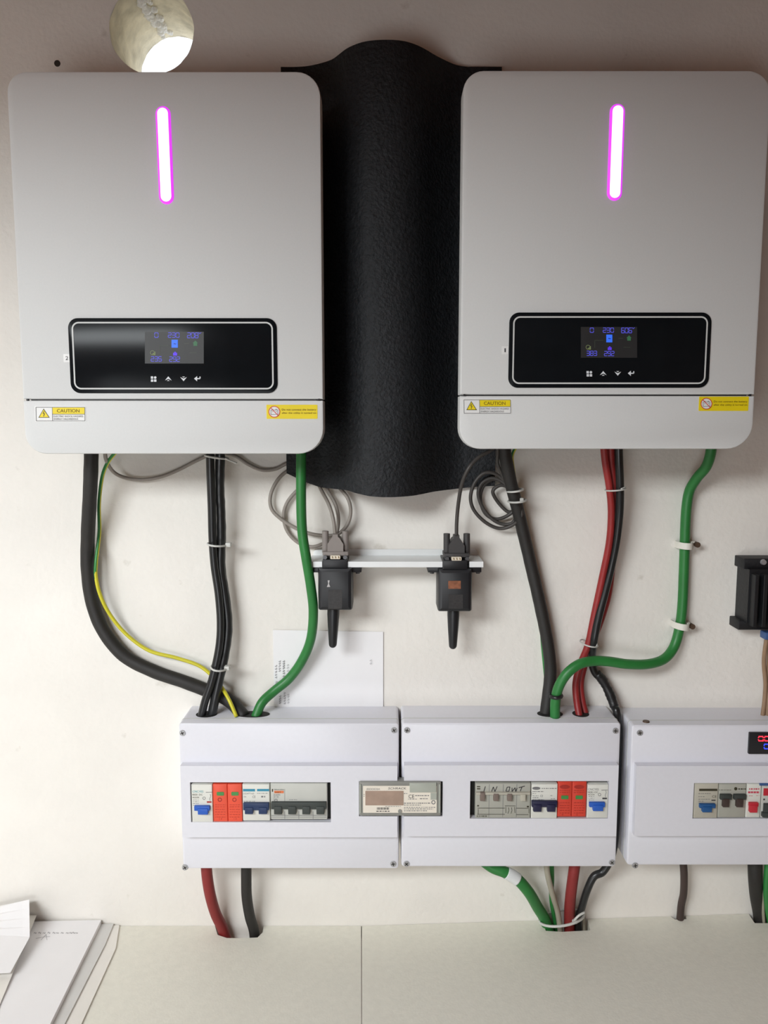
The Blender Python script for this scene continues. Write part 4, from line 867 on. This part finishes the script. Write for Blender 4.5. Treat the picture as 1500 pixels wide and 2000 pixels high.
def clip(label, xa, xb, y, slope, nail):
    c = P((xa + xb) / 2, y, .01); root = empty('cable_clip', label, 'cable clip', (c.x, 0, c.z), 'nailed white cable clips')
    a = P(xa, y - slope, .008); b_ = P(xb, y + slope, .008); hw = 0.0042
    bm = bmesh.new(); outer = []; inner = []
    r = (b_.x - a.x) / 2; cx = (a.x + b_.x) / 2
    prof_ = [(cx + r * math.cos(PI - PI * k / 14), 0.0006 + 0.0205 * math.sin(PI * k / 14) ** 0.7) for k in range(15)]
    prof_i = [(cx + (r - .0016) * math.cos(PI - PI * k / 14), 0.0004 + 0.0188 * math.sin(PI * k / 14) ** 0.7) for k in range(15)]
    zc = lambda x: a.z + (b_.z - a.z) * (x - a.x) / (b_.x - a.x)
    g = [[bm.verts.new((x, -d, zc(x) + s * hw)) for x, d in pr] for pr in (prof_, prof_i) for s in (-1, 1)]
    for k in range(14):
        for m_, n_ in ((0, 1), (1, 3), (3, 2), (2, 0)): bm.faces.new((g[m_][k], g[m_][k + 1], g[n_][k + 1], g[n_][k]))
    for k in (0, 14): bm.faces.new([g[m_][k] for m_ in (0, 1, 3, 2)])
    obj('saddle', bm, 'clip_white', root, smooth=True)
    bm = bmesh.new(); q = P(*nail, .012); slab(bm, b_.x - 0.004, q.x + 0.001, q.z - 0.0034, q.z + 0.0034, 0.0004, 0.010, 0.001, 0.001, 4); obj('nail_block', bm, 'clip_white', root, smooth=True)
    bm = bmesh.new(); cyl(bm, Vector((q.x, -0.001, q.z)), Vector((q.x, -0.0155, q.z)), 0.0034, 0.0036, 14); obj('nail', bm, 'nail', root, smooth=True)
clip('white clip nailed over the straight upper run of the green cable', 1322, 1353, 1064.5, 0.3, (1361, 1063.5))
clip('white clip nailed over the green cable above its bend', 1313, 1346, 1221, 2.0, (1351, 1223))

# ================================================================ heat sink at the right edge
x0_ = P(1466, 1160, .04).x; x1_ = x0_ + 0.09
za, zb2, zc_, zd_ = P(1470, 1092, .03).z, P(1470, 1113, .03).z, P(1470, 1214, .03).z, P(1470, 1232, .03).z
root = empty('heat_sink', 'black finned heat sink module on the wall above the readout box', 'heat sink', (x0_ + 0.045, 0, zd_))
bm = bmesh.new(); slab(bm, x0_ - 0.004, x1_, zb2, za, 0, 0.026, 0.001, 0.001, 4); fl_ = obj('mounting_flange', bm, 'casing_black', root, smooth=True)
bm = bmesh.new(); slab(bm, x0_ - 0.0068, x1_, zd_, zc_, 0, 0.026, 0.001, 0.001, 4); obj('mounting_flange', bm, 'casing_black', root, smooth=True)
bm = bmesh.new(); slab(bm, x0_, x1_, zc_ - 0.001, zb2 + 0.001, 0, 0.034); obj('body', bm, 'casing_black', root)
for k in range(8):
    bm = bmesh.new(); xx = x0_ + 0.002 + 0.0115 * k; slab(bm, xx, xx + 0.005, zc_ - 0.003, zb2 - 0.004, 0.033, 0.046, 0, 0.0006); obj('fin', bm, 'casing_black', root)
p = P(1491, 1098, .027); bm = bmesh.new(); cyl(bm, Vector((p.x, -0.025, p.z)), Vector((p.x, -0.029, p.z)), 0.004, 0.0032, 14); obj('screw', bm, 'steel', root, smooth=True)
bm = bmesh.new(); slab_px(bm, 1495, 1236, 1512, 1250, 0.02, 0.034, 0.001, 0.001); obj('terminal', bm, 'blue_part', root, smooth=True, label='blue terminal')

# ================================================================ papers
def sheet(name, pts3, m, label, cat='paper', th=0.0004, parent=None, **k):
    bm = bmesh.new(); nrm = Vector((0, 0, 0))
    a = [bm.verts.new(p) for p in pts3]; f = bm.faces.new(a); f.normal_update(); nv = f.normal.copy()
    if nv.z < 0: nv = -nv
    b = [bm.verts.new(p - nv * th) for p in pts3]; bm.faces.new(b[::-1]); n = len(a)
    for i in range(n): bm.faces.new((a[i], b[i], b[(i + 1) % n], a[(i + 1) % n]))
    return obj(name, bm, m, parent, label, cat, **k)
bm = bmesh.new(); cols = 16                              # note taped on the wall, a little curled
g = []
for i in range(cols + 1):
    u = i / cols; px_ = 533 + (748.5 - 533) * u; d = 0.0012 + 0.0022 * (1 - u) ** 2 + 0.0012 * max(0, u - 0.8) * 5 * 0.5
    a = P(px_, 1230.5 + 3.5 * u, d); b_ = P(px_, 1400, d); g.append((bm.verts.new(a), bm.verts.new((a.x, b_.y, b_.z)), bm.verts.new(a + Vector((0, .0004, 0))), bm.verts.new((a.x, b_.y + .0004, b_.z))))
for i in range(cols):
    a, b_ = g[i], g[i + 1]
    bm.faces.new((a[0], a[1], b_[1], b_[0])); bm.faces.new((a[2], b_[2], b_[3], a[3])); bm.faces.new((a[0], b_[0], b_[2], a[2])); bm.faces.new((a[1], a[3], b_[3], b_[1]))
for k in (0, cols): a = g[k]; bm.faces.new((a[0], a[2], a[3], a[1]))
note = obj('wall_note', bm, 'paper', None, 'white sheet with faint sideways handwriting stuck on the wall behind the green cable', 'paper', smooth=True)
bm = bmesh.new(); rnd = random.Random(5)
for cx_, ya, yb, w_ in ((539, 1299, 1322, 1), (546, 1290, 1312, .9), (554, 1290, 1320, 1.2), (562, 1297, 1310, .6), (547, 1358, 1372, 1), (556, 1352, 1376, .8), (563, 1355, 1375, .6), (540, 1330, 1345, .7), (724, 1288, 1294, .7)):
    y = ya
    while y < yb:
        q = rnd.random(); dd = 0.0040
        stroke(bm, ((cx_ - 2 + 3 * q, y), (cx_ + 2, y + 1.5), (cx_ - 2, y + 3 - q), (cx_ + 1.5 * q, y + 3.5)), 0.7 * w_, dd); y += 4 + 2 * rnd.random()
obj('handwriting', bm, 'ink_light', note)
zz = lambda h: (lambda x: ZS + h)
def poly(h, *pts): return [PZ(x, y, zz(h)) if not isinstance(x, Vector) else x for x, y in pts]
def flatsheet(name, h, pts, m, label, th=0.0004):
    v = []
    for x, y in pts:
        p = PZ(x, y, zz(h)); p.y = min(p.y, -0.002); v.append(p)
    return sheet(name, v, m, label, th=th, group='loose papers on the shelf')
flatsheet('paper_sheet', 0.0022, ((-60, 1812), (233, 1807), (226, 1852), (120, 2085), (-260, 2095)), 'paper_warm', 'lowest cream sheet of the loose papers on the shelf', th=0.002)
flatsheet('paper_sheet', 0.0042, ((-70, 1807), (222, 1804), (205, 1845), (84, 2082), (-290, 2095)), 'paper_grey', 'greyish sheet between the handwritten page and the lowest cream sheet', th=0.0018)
pc = flatsheet('paper_sheet', 0.0100, ((-95, 1803), (198, 1796), (60, 2077), (-290, 2090)), 'paper', 'white handwritten page on the paper stack', th=0.0056)
bm = bmesh.new()
def pen(bm, pts, wpx, h):
    for (xa, ya), (xb, yb) in zip(pts, pts[1:]):
        l = math.hypot(xb - xa, yb - ya) or 1; nx, ny = -(yb - ya) / l * wpx / 2, (xb - xa) / l * wpx / 2
        bm.faces.new([bm.verts.new(PZ(x, y, zz(h))) for x, y in ((xa + nx, ya + ny), (xb + nx, yb + ny), (xb - nx, yb - ny), (xa - nx, ya - ny))])
x = 66
while x < 150:
    pen(bm, ((x, 1823), (x + 2, 1820 + rnd.random() * 2), (x + 4, 1823.5), (x + 5, 1821)), 0.8, 0.0102); x += 5 + rnd.random() * 5
pen(bm, ((80, 1836), (90, 1825), (92, 1836)), 0.7, 0.0102); pen(bm, ((70, 1833), (84, 1830), (98, 1829)), 0.6, 0.0102)
obj('handwriting', bm, 'ink_light', pc)
# sheet with a raised back edge
vs = [PZ(74, 1784, zz(0.0180)), PZ(40, 1784, zz(0.0175)), PZ(-150, 1788, zz(0.0150)), PZ(-280, 2010, zz(0.0108)), PZ(-20, 2010, zz(0.0112)), PZ(2, 1956, zz(0.0120))]
for v in vs: v.y = min(v.y, -0.003)
sheet('paper_sheet', vs[::-1], 'paper_warm', 'cream sheet under the folded flap on the paper stack', group='loose papers on the shelf')
# folded flap leaning up
a0, a1 = P(-140, 1800, 0.012), P(57, 1757, 0.012)
b0, b1 = PZ(-150, 1822, zz(0.030)), PZ(58, 1830, zz(0.026))
c0, c1 = PZ(-180, 1915, zz(0.022)), PZ(20, 1900, zz(0.020))
bm = bmesh.new(); fr = [(a0, a1), (b0, b1), (c0, c1)]
rows_ = []
for k in range(9):
    t = k / 8
    q = [(1 - t) ** 2 * fr[0][s] + 2 * t * (1 - t) * fr[1][s] + t * t * fr[2][s] for s in (0, 1)] if False else ([fr[0][s].lerp(fr[1][s], t * 2) for s in (0, 1)] if t <= .5 else [fr[1][s].lerp(fr[2][s], t * 2 - 1) for s in (0, 1)])
    rows_.append([bm.verts.new(v) for v in q] + [bm.verts.new(v + Vector((0, 0.0004, -0.0004))) for v in q])
for a, b_ in zip(rows_, rows_[1:]):
    for m_, n_ in ((0, 1), (1, 3), (3, 2), (2, 0)): bm.faces.new((a[m_], a[n_], b_[n_], b_[m_]))
for a in (rows_[0], rows_[-1]): bm.faces.new((a[0], a[1], a[3], a[2]))
obj('paper_sheet', bm, 'paper', None, 'bright folded sheet leaning up against the wall on the paper stack', 'paper', 'loose papers on the shelf')
